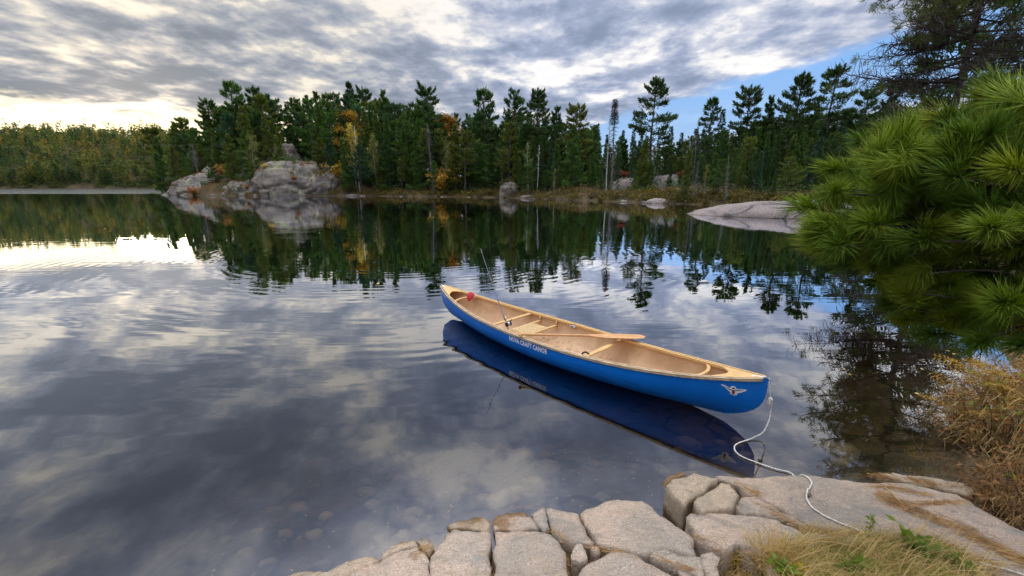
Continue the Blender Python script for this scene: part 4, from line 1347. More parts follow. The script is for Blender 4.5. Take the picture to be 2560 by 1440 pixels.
M['hull_tan'] = lining_mat()
M['ash'] = simple('ash', (.66, .40, .15), .5, .35, var=.22, vscale=9, grain=(1, 9, 9))
M['ash_worn'] = simple('ash_worn', (.50, .36, .21), .75, .2, var=.38, vscale=12, grain=(.8, 5, 5))
M['cane'] = simple('cane', (.72, .53, .26), .6, .3)
M['paddle_wood'] = simple('paddle_wood', (.58, .30, .11), .42, .4, var=.25, vscale=10, grain=(1, 12, 12))
M['white_vinyl'] = simple('white_vinyl', (.80, .80, .80), .4, .4)
M['black'] = simple('black', (.012, .011, .011), .5, .4)
M['dark_red'] = simple('dark_red', (.30, .012, .02), .5, .4)
M['pouch_red'] = simple('pouch_red', (.55, .055, .07), .75, .2, var=.15, vscale=8)
M['steel'] = simple('steel', (.55, .56, .58), .3, .5, metal=.9)
M['rod_grey'] = simple('rod_grey', (.20, .21, .24), .4, .5)
M['cork'] = simple('cork', (.62, .46, .28), .8, .2, var=.2, vscale=60)
M['rope_white'] = simple('rope_white', (.66, .61, .53), .9, .1, var=.32, vscale=90)

HL = 2.448                     # half length
CC = Vector((.510, 5.085, 0))
CROT = rad(-45.94)


def sheer(s): return .31 + .195 * abs(s) ** 2.6
def keel(s): return -.038 + .078 * abs(s) ** 4
def beam(s): return .44 * max(0.0, 1 - abs(s) ** 2.1) ** .85
def sect(s): return 2.7 - 1.25 * abs(s) ** 1.5
def halflen(zf): return HL - .31 * (1 - zf) ** 4


def hull_pt(s, ph, inset=0.0, lift=0.0):
    n = sect(s)
    k, g = keel(s) + lift, sheer(s)
    c = math.cos(ph); sn = math.sin(ph)
    zf = 1 - max(c, 0) ** (2 / n)
    y = max(0, beam(s) - inset) * max(sn, 0) ** (2 / n)
    return np.array([s * (halflen(zf) - inset * 1.5), y, k + (g - k) * zf])


def hull_side(x, z, side=-1, off=.003):
    """point on the outside of the hull at length x and height z"""
    zf = .8
    for _ in range(6):
        s = x / halflen(zf)
        zf = (z - keel(s)) / (sheer(s) - keel(s))
    n = sect(s)
    c = (1 - zf) ** (n / 2)
    y = beam(s) * math.sqrt(max(0, 1 - c * c)) ** (2 / n)
    return np.array([x, side * (y + off), z])


canoe = empty('canoe', CC, CROT)
tag(canoe, 'blue canoe with tan inside floating at the rocks, tied by a white rope', 'canoe')


def shell(name, mat, inset, lift, ns=80, nt=15):
    ss_ = np.sin(np.linspace(-math.pi / 2, math.pi / 2, ns))
    ph = np.linspace(0, math.pi / 2, nt)
    mb = MB()
    V = []
    for s in ss_:
        prof = [hull_pt(s, p, inset, lift) for p in ph]
        V += [p * [1, -1, 1] for p in prof[::-1]] + prof[1:]
    w_ = 2 * nt - 1
    i = np.arange(ns - 1)[:, None] * w_; j = np.arange(w_ - 1)[None, :]
    mb.add(V, np.stack([i + j, i + w_ + j, i + w_ + j + 1, i + j + 1], -1).reshape(-1, 4))
    return mb.build(name, M[mat], canoe)


shell('hull', 'hull_blue', 0.0, 0.0)
shell('hull_lining', 'hull_tan', .010, .046)


def gunwale(side, wood, y0, y1, dz0, dz1):
    mb = MB()
    ss_ = np.sin(np.linspace(-math.pi / 2 * .985, math.pi / 2 * .985, 90)) * .985
    V = []
    for s in ss_:
        b, g = beam(s), sheer(s)
        for yy, zz in ((y0, dz0), (y1, dz0), (y1, dz1), (y0, dz1)):
            V.append((s * HL, side * max(b + yy, .001), g + zz + .004 * math.sin(s * 40) * .1))
    n = len(ss_)
    i = np.arange(n - 1)[:, None] * 4; j = np.arange(4)[None, :]; jn = (j + 1) % 4
    mb.add(V, np.stack([i + j, i + jn, i + 4 + jn, i + 4 + j], -1).reshape(-1, 4))
    mb.add(V[:4], [[0, 1, 2, 3]]); mb.add(V[-4:], [[3, 2, 1, 0]])
    return mb.build('gunwale', M[wood], canoe, smooth=False)


tag(gunwale(-1, 'ash_worn', .001, .021, -.020, .006), 'weathered outer gunwale on the shore side')
tag(gunwale(1, 'ash', .001, .021, -.020, .006), 'outer gunwale on the lake side')
tag(gunwale(-1, 'ash_worn', -.032, -.0115, -.018, .0055), 'inner gunwale on the shore side')
tag(gunwale(1, 'ash', -.032, -.0115, -.022, .0055), 'golden inner gunwale on the lake side')


def deck(sg):
    mb = MB()
    fr = np.linspace(-1, 1, 13)
    V = []
    N = 10
    for f in fr:
        s0 = .865 - .055 * f * f
        for k in range(N):
            s = s0 + (.983 - s0) * k / (N - 1)
            y = f * max(beam(s) - .012, .0005)
            V.append((sg * s * HL, y, sheer(s) + .0035 + .004 * (1 - f * f)))
    n0 = len(V)
    V += [(x, y, z - .014) for x, y, z in V]
    i = np.arange(12)[:, None] * N; j = np.arange(N - 1)[None, :]
    q = np.stack([i + j, i + N + j, i + N + j + 1, i + j + 1], -1).reshape(-1, 4)
    mb.add(V, np.concatenate([q, q[:, ::-1] + n0, np.array([[k * N, k * N + n0, (k + 1) * N + n0, (k + 1) * N] for k in range(12)])]))
    return mb.build('deck_plate', M['ash'], canoe, smooth=False)


deck(-1); deck(1)
for sg in (-1, 1):
    mb = MB()
    for a, b, wd in ((.945, .992, .008),):
        V = []
        for s, ww in ((a, .007), (.97, .008), (b, .005)):
            V += [(sg * s * HL, -ww, sheer(s) + .011), (sg * s * HL, ww, sheer(s) + .011), (sg * s * HL, ww, sheer(s) + .006), (sg * s * HL, -ww, sheer(s) + .006)]
        mb.add(V, [[0, 1, 5, 4], [4, 5, 9, 8], [0, 4, 7, 3], [1, 2, 6, 5], [4, 8, 11, 7], [5, 6, 10, 9], [0, 3, 2, 1], [8, 9, 10, 11]])
    mb.build('deck_strip', M['white_vinyl'], canoe, smooth=False)


def bar(name, pts, w_, h_, mat='ash'):
    """flat wooden bar with softened section through pts"""
    mb = MB()
    P = np.asarray(pts, float)
    T = np.gradient(P, axis=0); T /= np.linalg.norm(T, axis=1)[:, None]
    S = np.cross(T, [0, 0, 1.0]); S /= np.linalg.norm(S, axis=1)[:, None]
    W = np.broadcast_to(w_, (len(P),))[:, None]
    prof = [(-.5, -.3), (-.35, -.5), (.35, -.5), (.5, -.3), (.5, .3), (.35, .5), (-.35, .5), (-.5, .3)]
    V = np.stack([P + S * W * a + np.array([0, 0, h_]) * b for a, b in prof], 1).reshape(-1, 3)
    n = len(P)
    i = np.arange(n - 1)[:, None] * 8; j = np.arange(8)[None, :]; jn = (j + 1) % 8
    mb.add(V, np.stack([i + j, i + jn, i + 8 + jn, i + 8 + j], -1).reshape(-1, 4))
    mb.add(V[:8], [[0, 1, 2, 3], [0, 3, 4, 7], [4, 5, 6, 7]]); mb.add(V[-8:], [[3, 2, 1, 0], [7, 4, 3, 0], [7, 6, 5, 4]])
    return mb.build(name, M[mat], canoe)


def thwart(x, z_off=-.026, bow=0.0, rise=0.0, w0=.045, w1=.06):
    s = x / HL
    b = beam(s) - .014
    f = np.linspace(-1, 1, 13)
    pts = [(x + bow * (1 - q * q), q * b, sheer(s) + z_off + rise * (1 - q * q)) for q in f]
    return bar('thwart', pts, w1 + (w0 - w1) * np.abs(np.sin(f * 2.4)) ** 1.0 if bow == 0 else w0, .022)


tag(thwart(-.742), 'plain thwart in front of the cane seat')
yoke = tag(thwart(.772, w0=.05, w1=.07), 'wide thwart with a black strap near one end')
tag(thwart(-1.79, bow=-.07, rise=.012, w0=.032), 'curved carrying thwart at the far end')
tag(thwart(1.86, bow=.07, rise=.012, w0=.032), 'curved carrying thwart at the near end')

seat = empty('seat', (0, 0, 0)); seat.parent = canoe
for x in (-.556, -.262):
    bw = beam(x / HL) - .022
    o = bar('seat_rail', [(x, q * bw, .225) for q in np.linspace(-1, 1, 5)], .032, .024); o.parent = seat
    for sg in (-1, 1):
        mb = MB(); tube(mb, [(x, sg * (bw - .012), .236), (x, sg * (bw - .010), .295)], .013, 8)
        mb.build('hanger', M['ash'], seat)
for sg in (-1, 1):
    o = bar('side_rail', [(x, sg * .215, .225) for x in np.linspace(-.545, -.273, 4)], .030, .024); o.parent = seat
mb = MB()
for k in range(17):
    y = -.198 + k * .0248
    box(mb, (-.409, y, .2375 + (k % 2) * .001), (.30, .008, .003))
for k in range(11):
    x = -.530 + k * .0242
    box(mb, (x, 0, .2405), (.008, .42, .003))
for k in range(-8, 9):
    y = k * .05
    a = np.array([-.54, max(-.2, min(.2, y - .12)), .2425]); b = np.array([-.28, max(-.2, min(.2, y + .12)), .2425])
    tube(mb, [a, b], .003, 4)
tag(mb.build('cane_webbing', M['cane'], seat, smooth=False), None, None, None, 'stuff')

mb = MB()
aa = np.linspace(-.35, math.pi + .35, 16)
tube(mb, [(.74 + .042 * math.cos(t), -.285 + .012 * math.cos(t), .277 + .045 * math.sin(t)) for t in aa], .010, 8)
mb.build('strap', M['black'], canoe)
mb = MB()
box(mb, (0.02, .402, .285), (.10, .012, .016)); box(mb, (-.02, .398, .272), (.03, .014, .018)); box(mb, (.05, .398, .272), (.025, .014, .018))
mb.build('bracket', M['steel'], canoe)
mb = MB()
for x in (-.742, .772):
    for sg in (-1, 1):
        tube(mb, [(x, sg * (beam(x / HL) - .05), sheer(x / HL) - .05), (x, sg * (beam(x / HL) - .05), sheer(x / HL) - .008)], .005, 6)
mb.build('bolts', M['steel'], canoe)

# lettering on the shore side
def lettering(name, body, x0, x1, z0, hgt, mat, bold=.02, shear=0.0):
    cu = bpy.data.curves.new(name + '_curve', 'FONT')
    cu.body = body
    cu.offset = bold
    cu.shear = shear
    cu.resolution_u = 3
    cu.space_character = 1.06
    tmp = bpy.data.objects.new(name + '_tmp', cu)
    col.objects.link(tmp)
    dg = bpy.context.evaluated_depsgraph_get()
    me0 = bpy.data.meshes.new_from_object(tmp.evaluated_get(dg))
    bpy.data.objects.remove(tmp)
    V = np.array([v.co[:] for v in me0.vertices])
    Fs = [tuple(p.vertices) for p in me0.polygons]
    bpy.data.meshes.remove(me0)
    lo, hi = V.min(0), V.max(0)
    tx = (V[:, 0] - lo[0]) / (hi[0] - lo[0]); ty = (V[:, 1] - lo[1]) / (hi[1] - lo[1])
    out = []
    for a, b in zip(tx, ty):
        x = x0 + (x1 - x0) * a
        zt = sheer(x / HL) - z0
        out.append(Vector(hull_side(x, zt - hgt + hgt * b)))
    me = bpy.data.meshes.new(name)
    me.from_pydata(out, [], Fs)
    me.update()
    return link(name, me, M[mat], canoe)


lettering('lettering', 'NOVA CRAFT CANOE', -.335, .30, .038, .068, 'white_vinyl', .05)
mb = MB()     # worn white script near the far tip, too small to read in the photograph
sw = []
for q in np.linspace(0, 1, 70):
    x = -2.33 + .20 * q
    sw.append(hull_side(x + .004 * math.cos(q * 75), sheer(x / HL) - .075 + .009 * math.sin(q * 60) * (1 + .6 * math.sin(q * 17)), -1, .002))
tube(mb, sw, .0022, 4)
mb.build('script_decal', M['white_vinyl'], canoe)

# winged emblem near the close end: flat stickers one above the other
def sticker(name, pts, mat, off, parent):
    mb = MB()
    x0, z0 = 2.215, .335
    k = .098
    V = [hull_side(x0 + a * k, z0 + b * k + .02 * a * k, -1, off) for a, b in pts]
    me = bpy.data.meshes.new(name)
    from mathutils.geometry import tessellate_polygon
    tris = tessellate_polygon([[Vector((a, b, 0)) for a, b in pts]])
    me.from_pydata([Vector(v) for v in V], [], [tuple(t) for t in tris])
    me.update()
    return link(name, me, M[mat], parent)


emb = sticker('emblem', [(-1, .42), (-.92, .50), (-.72, .46), (-.3, .26), (-.25, .42), (-.12, .52), (.02, .52), (.16, .42), (.2, .26), (.6, .34), (.88, .36), (.98, .30), (.94, .24), (.8, .14), (.55, -.05), (.3, -.18), (.27, -.28), (.32, -.34), (.05, -.46), (-.28, -.34), (-.2, -.2), (-.5, .06), (-.75, .32)], 'white_vinyl', .004, canoe)
sticker('emblem_body', [(-.10, .02), (-.02, .08), (.08, .02), (.12, -.12), (.08, -.26), (-.08, -.26), (-.13, -.12)], 'dark_red', .0055, emb)
sticker('emblem_band', [(-.75, .40), (-.3, .16), (-.05, .10), (.1, .10), (.5, .24), (.8, .28), (.5, .18), (.1, .03), (-.08, .03), (-.35, .10)], 'black', .0065, emb)
sticker('emblem_face', [(-.12, .32), (-.02, .36), (.10, .32), (.08, .22), (-.08, .22)], 'black', .0055, emb)
sticker('emblem_tail', [(-.14, -.27), (.14, -.27), (.10, -.34), (-.10, -.34)], 'black', .007, emb)

# red pouch hung over the far carrying thwart
pouch = None
mb = MB()
V = []
na, nb_ = 20, 12
for i in range(nb_ + 1):
    t = i / nb_
    for j in range(na):
        a = 2 * math.pi * j / na
        wx = .062 * math.sin(math.pi * (.06 + .90 * t)) ** .45 * (1 - .25 * t)
        wy = .045 * math.sin(math.pi * (.06 + .90 * t)) ** .5
        V.append((wx * math.copysign(abs(math.cos(a)) ** .7, math.cos(a)), wy * math.copysign(abs(math.sin(a)) ** .7, math.sin(a)), .06 - .135 * t + .022 * math.cos(a) * t))
i = np.arange(nb_)[:, None] * na; j = np.arange(na)[None, :]; jn = (j + 1) % na
mb.add(V, np.stack([i + j, i + na + j, i + na + jn, i + jn], -1).reshape(-1, 4))
mb.add(V[:na] + [(0, 0, .062)], [[k, (k + 1) % na, na] for k in range(na)])
mb.add(V[-na:] + [(.0, 0, -.08)], [[(k + 1) % na, k, na] for k in range(na)])
pouch = mb.build('pouch', M['pouch_red'])
pm = canoe.matrix_basis.copy() if False else None
from mathutils import Matrix
CM = Matrix.Translation(CC) @ Matrix.Rotation(CROT, 4, 'Z')
pouch.matrix_world = CM @ Matrix.Translation((-1.745, .075, .425)) @ Matrix.Rotation(rad(35), 4, 'Z') @ Matrix.Rotation(rad(12), 4, 'Y')
tag(pouch, 'soft red pouch hanging over the curved thwart at the canoe far end', 'pouch')


def cw(x, y, z):
    return np.array(CM @ Vector((x, y, z)))


# wooden paddle lying across both gunwales
pa, pb = cw(-.125, -.475, .352), cw(1.035, .478, .385)
pd_ = pb - pa
pad = empty('paddle', pa)
tag(pad, 'slim wooden paddle laid across the canoe, blade tip over the water', 'paddle')
ax = pd_ / np.linalg.norm(pd_); Lp = np.linalg.norm(pd_)
sdv = np.cross(ax, [0, 0, 1]); sdv /= np.linalg.norm(sdv)
upv = np.cross(sdv, ax)
mb = MB(); tube(mb, [ax * t for t in np.linspace(.05, Lp * .60, 8)], .0145, 10); mb.build('shaft', M['paddle_wood'], pad)
mb = MB()
tube(mb, [ax * .03 - sdv * .045, ax * .015 - sdv * .02, ax * .012, ax * .015 + sdv * .02, ax * .03 + sdv * .045], [.010, .015, .017, .015, .010], 8)
tube(mb, [ax * .02, ax * .06], [.016, .015], 8)
mb.build('grip', M['paddle_wood'], pad)
mb = MB()
V = []
tt = np.linspace(0, 1, 22)
for t in tt:
    wd = .016 + .064 * (1 - (1 - min(1, t * 2.2)) ** 2) if t < .8 else .080 * math.sqrt(max(0, 1 - ((t - .8) / .2) ** 2)) ** .9 + .0006
    th_ = .013 * (1 - t) + .004
    c = ax * (Lp * .56 + Lp * .44 * t)
    for q in np.linspace(0, 2 * math.pi, 12, endpoint=False):
        V.append(c + sdv * wd * math.cos(q) + upv * th_ * math.sin(q))
i = np.arange(21)[:, None] * 12; j = np.arange(12)[None, :]; jn = (j + 1) % 12
mb.add(V, np.stack([i + j, i + jn, i + 12 + jn, i + 12 + j], -1).reshape(-1, 4))
mb.build('blade', M['paddle_wood'], pad)

# fishing rod leaning out of the canoe
rb = cw(-.50, -.30, .285)
rt_ = at_depth(1202, 622, rb[1] + .42)
rod = empty('fishing_rod', rb)
tag(rod, 'thin fishing rod with black reel leaning up from the canoe', 'fishing rod')
v_ = rt_ - rb
Lr = np.linalg.norm(v_); ra = v_ / Lr
mb = MB(); n = 14
t = np.linspace(.10, 1, n)
pts = np.array([ra * Lr * q + np.array([-.03, 0, -.02]) * (q ** 2) * (1 - q) for q in t])
tube(mb, pts, np.linspace(.0075, .0036, n), 6); mb.build('blank', M['rod_grey'], rod)
mb = MB(); tube(mb, [ra * -.16, ra * .10], .012, 8); mb.build('grip', M['cork'], rod)
rs_ = np.cross(ra, [0, 0, 1]); rs_ /= np.linalg.norm(rs_)
ru_ = np.cross(rs_, ra)
for q in (.28, .42, .56, .70, .84, .97):
    mb = MB()
    c = ra * Lr * q - ru_ * .012
    R_ = .011 * (1.25 - q)
    tube(mb, [c + (rs_ * math.cos(a) + ru_ * math.sin(a)) * R_ for a in np.linspace(0, 2 * math.pi, 10)], .0016, 4)
    mb.build('line_guide', M['steel'], rod)
reel = MB()
rc = ra * .045 + np.array([.02, -.02, .03])
for a, r0, mt in ((-.028, .030, 0), (.0, .026, 0), (.028, .030, 0)):
    tube(reel, [rc + rs_ * (a - .008), rc + rs_ * (a + .008)], r0, 14)
tube(reel, [rc, ra * .05], .009, 6)
ro = reel.build('reel', M['black'], rod)
mb = MB()
tube(mb, [rc + rs_ * .036, rc + rs_ * .05, rc + rs_ * .052 + ra * .04], .005, 6); tube(mb, [rc + rs_ * .052 + ra * .035, rc + rs_ * .075 + ra * .04], .009, 8)
mb.build('handle', M['black'], ro)
mb = MB(); tube(mb, [rc + rs_ * -.018, rc + rs_ * .018], .0275, 14); mb.build('spool', M['steel'], ro)
mb = MB(); tube(mb, [ra * .10 + rs_ * .012, ra * .16 + rs_ * .02, ra * .17 + rs_ * .024], [.010, .013, .006], 7); mb.build('lure', M['cork'], rod)

# ------------------------------------------------------------------ rope
def rope_mesh(path, r, pitch):
    P = np.asarray(path, float)
    seg = np.linalg.norm(np.diff(P, axis=0), axis=1)
    L = np.concatenate([[0], np.cumsum(seg)])
    n = int(L[-1] / (pitch / 7))
    q = np.linspace(0, L[-1], n)
    C = np.stack([np.interp(q, L, P[:, k]) for k in range(3)], 1)
    T = np.gradient(C, axis=0); T /= np.linalg.norm(T, axis=1)[:, None]
    A = np.cross(T, [0.13, .07, 1.0]); A /= np.linalg.norm(A, axis=1)[:, None]
    B = np.cross(T, A)
    out = []
    for k in range(3):
        an = q / pitch * 2 * math.pi + k * 2 * math.pi / 3
        out.append(C + (A * np.cos(an)[:, None] + B * np.sin(an)[:, None]) * r * .5)
    return out, r * .58


tipw = cw(2.455, 0, sheer(1) - .035)
air = [tipw, tipw + np.array([.008, -.02, -.10])]
for u, v, z in ((1927, 1010, .27), (1924, 1046, .15), (1908, 1080, .05), (1880, 1096, .012)):
    p = at_plane(u, v, z); air.append(p)
pth = spline(air, 60)
wat = [at_plane(u, v, .012) for u, v in ((1880, 1096), (1845, 1108), (1836, 1120), (1850, 1138), (1890, 1155), (1940, 1172), (1975, 1181))]
rock = []
for u, v in ((2000, 1191), (2017, 1199), (2028, 1213), (2022, 1228), (2015, 1245), (2030, 1268), (2060, 1290), (2100, 1312), (2150, 1330), (2178, 1338), (2215, 1352), (2260, 1372), (2320, 1392), (2400, 1400), (2440, 1402), (2500, 1420), (2560, 1437), (2680, 1475)):
    rock.append(at_plane(u, v, *PLR))
full = np.vstack([pth[:-1], spline(wat + rock, 420)])
for k in range(62, len(full)):
    full[k, 2] = max(.010, surf_z(full[k, 0], full[k, 1]) + .0095)
full[62:, 2] = np.convolve(np.pad(full[62:, 2], 4, mode='edge'), np.ones(9) / 9, 'valid')
strands, rr_ = rope_mesh(full, .0056, .026)
mb = MB()
for s_ in strands:
    tube(mb, s_, rr_, 5)
for k in range(5):     # knot at the end of the splice below the bow
    c = tipw + np.array([.010, -.03, -.14 - .012 * k])
    aa = np.linspace(0, 2 * math.pi, 14)
    tube(mb, [c + np.array([.014 * math.cos(a), .014 * math.sin(a), .008 * math.sin(a * 2)]) for a in aa], .006, 5)
ropeo = mb.build('rope', M['rope_white'])
tag(ropeo, 'white twisted rope from the canoe tip across the water and over the slab', 'rope')
mb = MB()
aa = np.linspace(0, 2 * math.pi, 16)
tube(mb, [np.array([2.448 + .014 * math.cos(a), 0, sheer(1) - .03 + .03 * math.sin(a)]) for a in aa], .0045, 6)
mb.build('bow_loop', M['steel'], canoe)

# ------------------------------------------------------------------ foreground pine
def make_tuft(seed, n=120, brown=False):
    rng = np.random.default_rng(seed)
    mb = MB()
    V, T = [], []
    stem = .085
    for k in range(n):
        t = rng.random() ** .8
        base = np.array([0, 0, stem * t])
        an = rng.uniform(0, 2 * math.pi)
        op = rad(rng.uniform(6, 36) + 44 * (1 - t) ** 1.3)
        L = rng.uniform(.075, .14) * (.9 + .2 * t)
        d_ = np.array([math.sin(op) * math.cos(an), math.sin(op) * math.sin(an), math.cos(op)])
        bend = rng.normal(0, .06, 3)
        p0 = base; p1 = base + d_ * L * .55 + bend * L * .2; p2 = base + d_ * L + bend * L * .75
        s_ = np.cross(d_, rng.normal(size=3)); s_ /= np.linalg.norm(s_)
        s2_ = np.cross(d_, s_)
        w0 = .0015
        o = len(V)
        for p, w_ in ((p0, w0 * .8), (p1, w0), ):
            V += [p + s_ * w_, p - s_ * w_ * .5 + s2_ * w_ * .87, p - s_ * w_ * .5 - s2_ * w_ * .87]
        V.append(p2)
        for a in range(3):
            b = (a + 1) % 3
            T += [[o + a, o + b, o + 3 + b], [o + a, o + 3 + b, o + 3 + a], [o + 3 + a, o + 3 + b, o + 6]]
    mb.add(V, T)
    return mb.mesh('needle_tuft', True)


TUFTS = [make_tuft(100 + k, n) for k, n in enumerate((250, 220, 270, 200, 240, 180))]
for q, me in enumerate(TUFTS): me.materials.append(M[('needle_fresh', 'needle_deep', 'needle_fresh', 'needle_yellow', 'needle_fresh', 'needle_deep')[q]])
TUFT_B = make_tuft(120, 45)
TUFT_B.materials.append(M['needle_brown'])

fp = empty('pine_tree', (3.65, 2.2, .3))
tag(fp, 'leafy green long-needled pine reaching in from the right edge', 'tree')
FPO = np.array([3.65, 2.2, .3])
mb = MB()
tube(mb, [np.array([0, 0, -.4]), np.array([.02, .03, .6]), np.array([-.02, .02, 1.6]), np.array([0, 0, 2.8]), np.array([.03, -.02, 4.2])], [.10, .085, .07, .05, .02], 10)
mb.build('trunk', M['bark'], fp)
LIMBS = [  # tip u, tip v, metres ahead, sideways spread
    (2030, 520, 1.95, 1.0), (2060, 610, 2.05, 1.0), (2110, 480, 1.80, 1.0), (2095, 425, 2.0, .9), (2150, 640, 1.85, 1.0), (2170, 353, 2.1, .9), (2185, 560, 1.6, 1.0),
    (2240, 333, 2.0, .9), (2290, 425, 1.65, 1.0), (2250, 690, 1.75, 1.0), (2310, 600, 1.5, 1.0), (2380, 303, 1.9, .9), (2280, 800, 1.95, .9), (2390, 440, 1.5, 1.0),
    (2470, 248, 1.85, .9), (2430, 363, 1.6, 1.0), (2480, 570, 1.28, 1.0), (2400, 790, 1.7, .9), (2560, 233, 1.7, 1.0), (2540, 425, 1.4, 1.0), (2520, 760, 1.35, 1.0), (2590, 560, 1.3, 1.0), (2600, 353, 1.6, 1.0), (2330, 500, 1.9, 1.0), (2450, 680, 1.8, .8), (2560, 860, 1.6, .8), (2220, 450, 2.1, 1.0), (2240, 765, 1.75, .9), (2340, 835, 1.7, .8), (2460, 850, 1.5, .8)]
rl = np.random.default_rng(9)
ntuft = 0
for k, (u, v, Y, sp) in enumerate(LIMBS):
    tip = at_depth(u, v, Y) - FPO
    root = np.array([rl.normal(0, .03), rl.normal(0, .03), max(.5, tip[2] - .15 + rl.normal(0, .15))])
    mid = (root + tip) / 2 + np.array([0, 0, -.10 + rl.normal(0, .08)]) + rl.normal(0, .10, 3)
    c = qcurve(root, mid, tip, 12)
    mb = MB(); tube(mb, c, np.linspace(.020, .0045, 12), 6)
    axl = (c[-1] - c[-4]); axl /= np.linalg.norm(axl)
    side = np.cross(axl, [0, 0, 1.0]); side /= np.linalg.norm(side)
    spots = [(c[-1], axl)]
    nt = 8
    for q in range(nt):
        t = .40 + .58 * q / nt
        i = min(10, int(t * 11)); b = c[i] * (1 - (t * 11 - i)) + c[i + 1] * (t * 11 - i)
        sg = -1 if q % 2 else 1
        d_ = axl * rl.uniform(.35, .9) + side * sg * rl.uniform(.35, .9) + np.array([0, 0, rl.uniform(-.15, .55)])
        d_ /= np.linalg.norm(d_)
        L = rl.uniform(.10, .26) * sp * (1.25 - .5 * t)
        e_ = b + d_ * L + np.array([0, 0, .02])
        tube(mb, qcurve(b, (b + e_) / 2 + [0, 0, -.01], e_, 5), np.linspace(.006, .0035, 5), 5)
        dd_ = d_ + np.array([0, 0, .25]); dd_ /= np.linalg.norm(dd_)
        spots.append((e_, dd_))
    br = mb.build('branch', M['twig'], fp)
    for p, dr in spots:
        me = TUFTS[rl.integers(0, len(TUFTS))]
        o = bpy.data.objects.new('needle_tuft', me)
        col.objects.link(o); o.parent = br
        q = Vector(dr).to_track_quat('Z', 'Y')
        o.rotation_mode = 'QUATERNION'; o.rotation_quaternion = q
        o.location = Vector(p) - Vector(dr) * .06
        o.scale = (rl.uniform(.72, 1.05), rl.uniform(.72, 1.05), rl.uniform(.85, 1.25))
        ntuft += 1
        if rl.random() < .15:
            o = bpy.data.objects.new('needle_tuft', TUFT_B)
            col.objects.link(o); o.parent = br
            o['label'] = 'dead orange-brown needles'
            o.rotation_mode = 'QUATERNION'; o.rotation_quaternion = Vector(dr + rl.normal(0, .5, 3)).to_track_quat('Z', 'Y')
            o.location = Vector(p) - Vector(dr) * .10
            o.scale = (.8, .8, .8)
sil = np.array([(2560, 215), (2470, 245), (2400, 280), (2345, 330), (2270, 320), (2200, 345), (2140, 385), (2090, 430), (2060, 470), (2010, 500), (1990, 560), (1995, 620), (2050, 665), (2130, 700), (2190, 740), (2250, 800), (2330, 840), (2430, 850), (2640, 850), (2640, 175)], float)
tv = []
for me in TUFTS:
    a_ = np.zeros(len(me.vertices) * 3, np.float32); me.vertices.foreach_get('co', a_)
    b_ = np.zeros(len(me.loops), np.int32); me.loops.foreach_get('vertex_index', b_)
    tv.append((a_.reshape(-1, 3), b_.reshape(-1, 3)))
inner, inner2, twg = MB(), MB(), MB()
cnt = 0
while cnt < 260:
    u, v = rl.uniform(1990, 2640), rl.uniform(180, 850)
    if sdist(np.array([[u, v]]), sil)[0] < 25: continue
    if 2330 < u and 600 < v < 760 and rl.random() < .75: continue
    p = at_depth(u, v, rl.uniform(1.55, 2.6)) - FPO
    dr = np.array([-.75, -.35, rl.uniform(-.1, .5)]) + rl.normal(0, .4, 3)
    dr /= np.linalg.norm(dr)
    q = Vector(dr).to_track_quat('Z', 'Y').to_matrix()
    a_, b_ = tv[rl.integers(0, len(tv))]
    (inner if rl.random() < .6 else inner2).add(a_ @ np.array(q).T * rl.uniform(.75, 1.05) + p - dr * .06, b_)
    hub = p * .72 + np.array([0, 0, p[2] * .25])
    tube(twg, qcurve(hub, (hub + p) / 2 + rl.normal(0, .05, 3), p + dr * .02, 6), np.linspace(.007, .003, 6), 4, cap=False)
    cnt += 1
tag(inner.build('inner_needles', M['needle_fresh'], fp), None, None, None, 'stuff')
tag(inner2.build('inner_needles', M['needle_deep'], fp), None, None, None, 'stuff')
tag(twg.build('inner_twigs', M['twig'], fp), None, None, None, 'stuff')
for q in range(26):   # dead twigs in the dark middle
    a = at_depth(rl.uniform(2230, 2600), rl.uniform(560, 840), rl.uniform(1.9, 2.5)) - FPO
    b = at_depth(rl.uniform(2400, 2700), rl.uniform(640, 820), rl.uniform(1.9, 2.3)) - FPO
    mb = MB(); tube(mb, qcurve(a, (a + b) / 2 + rl.normal(0, .08, 3), b, 8), np.linspace(.003, .008, 8), 5)
    mb.build('dead_twig', M['twig_grey'], fp)

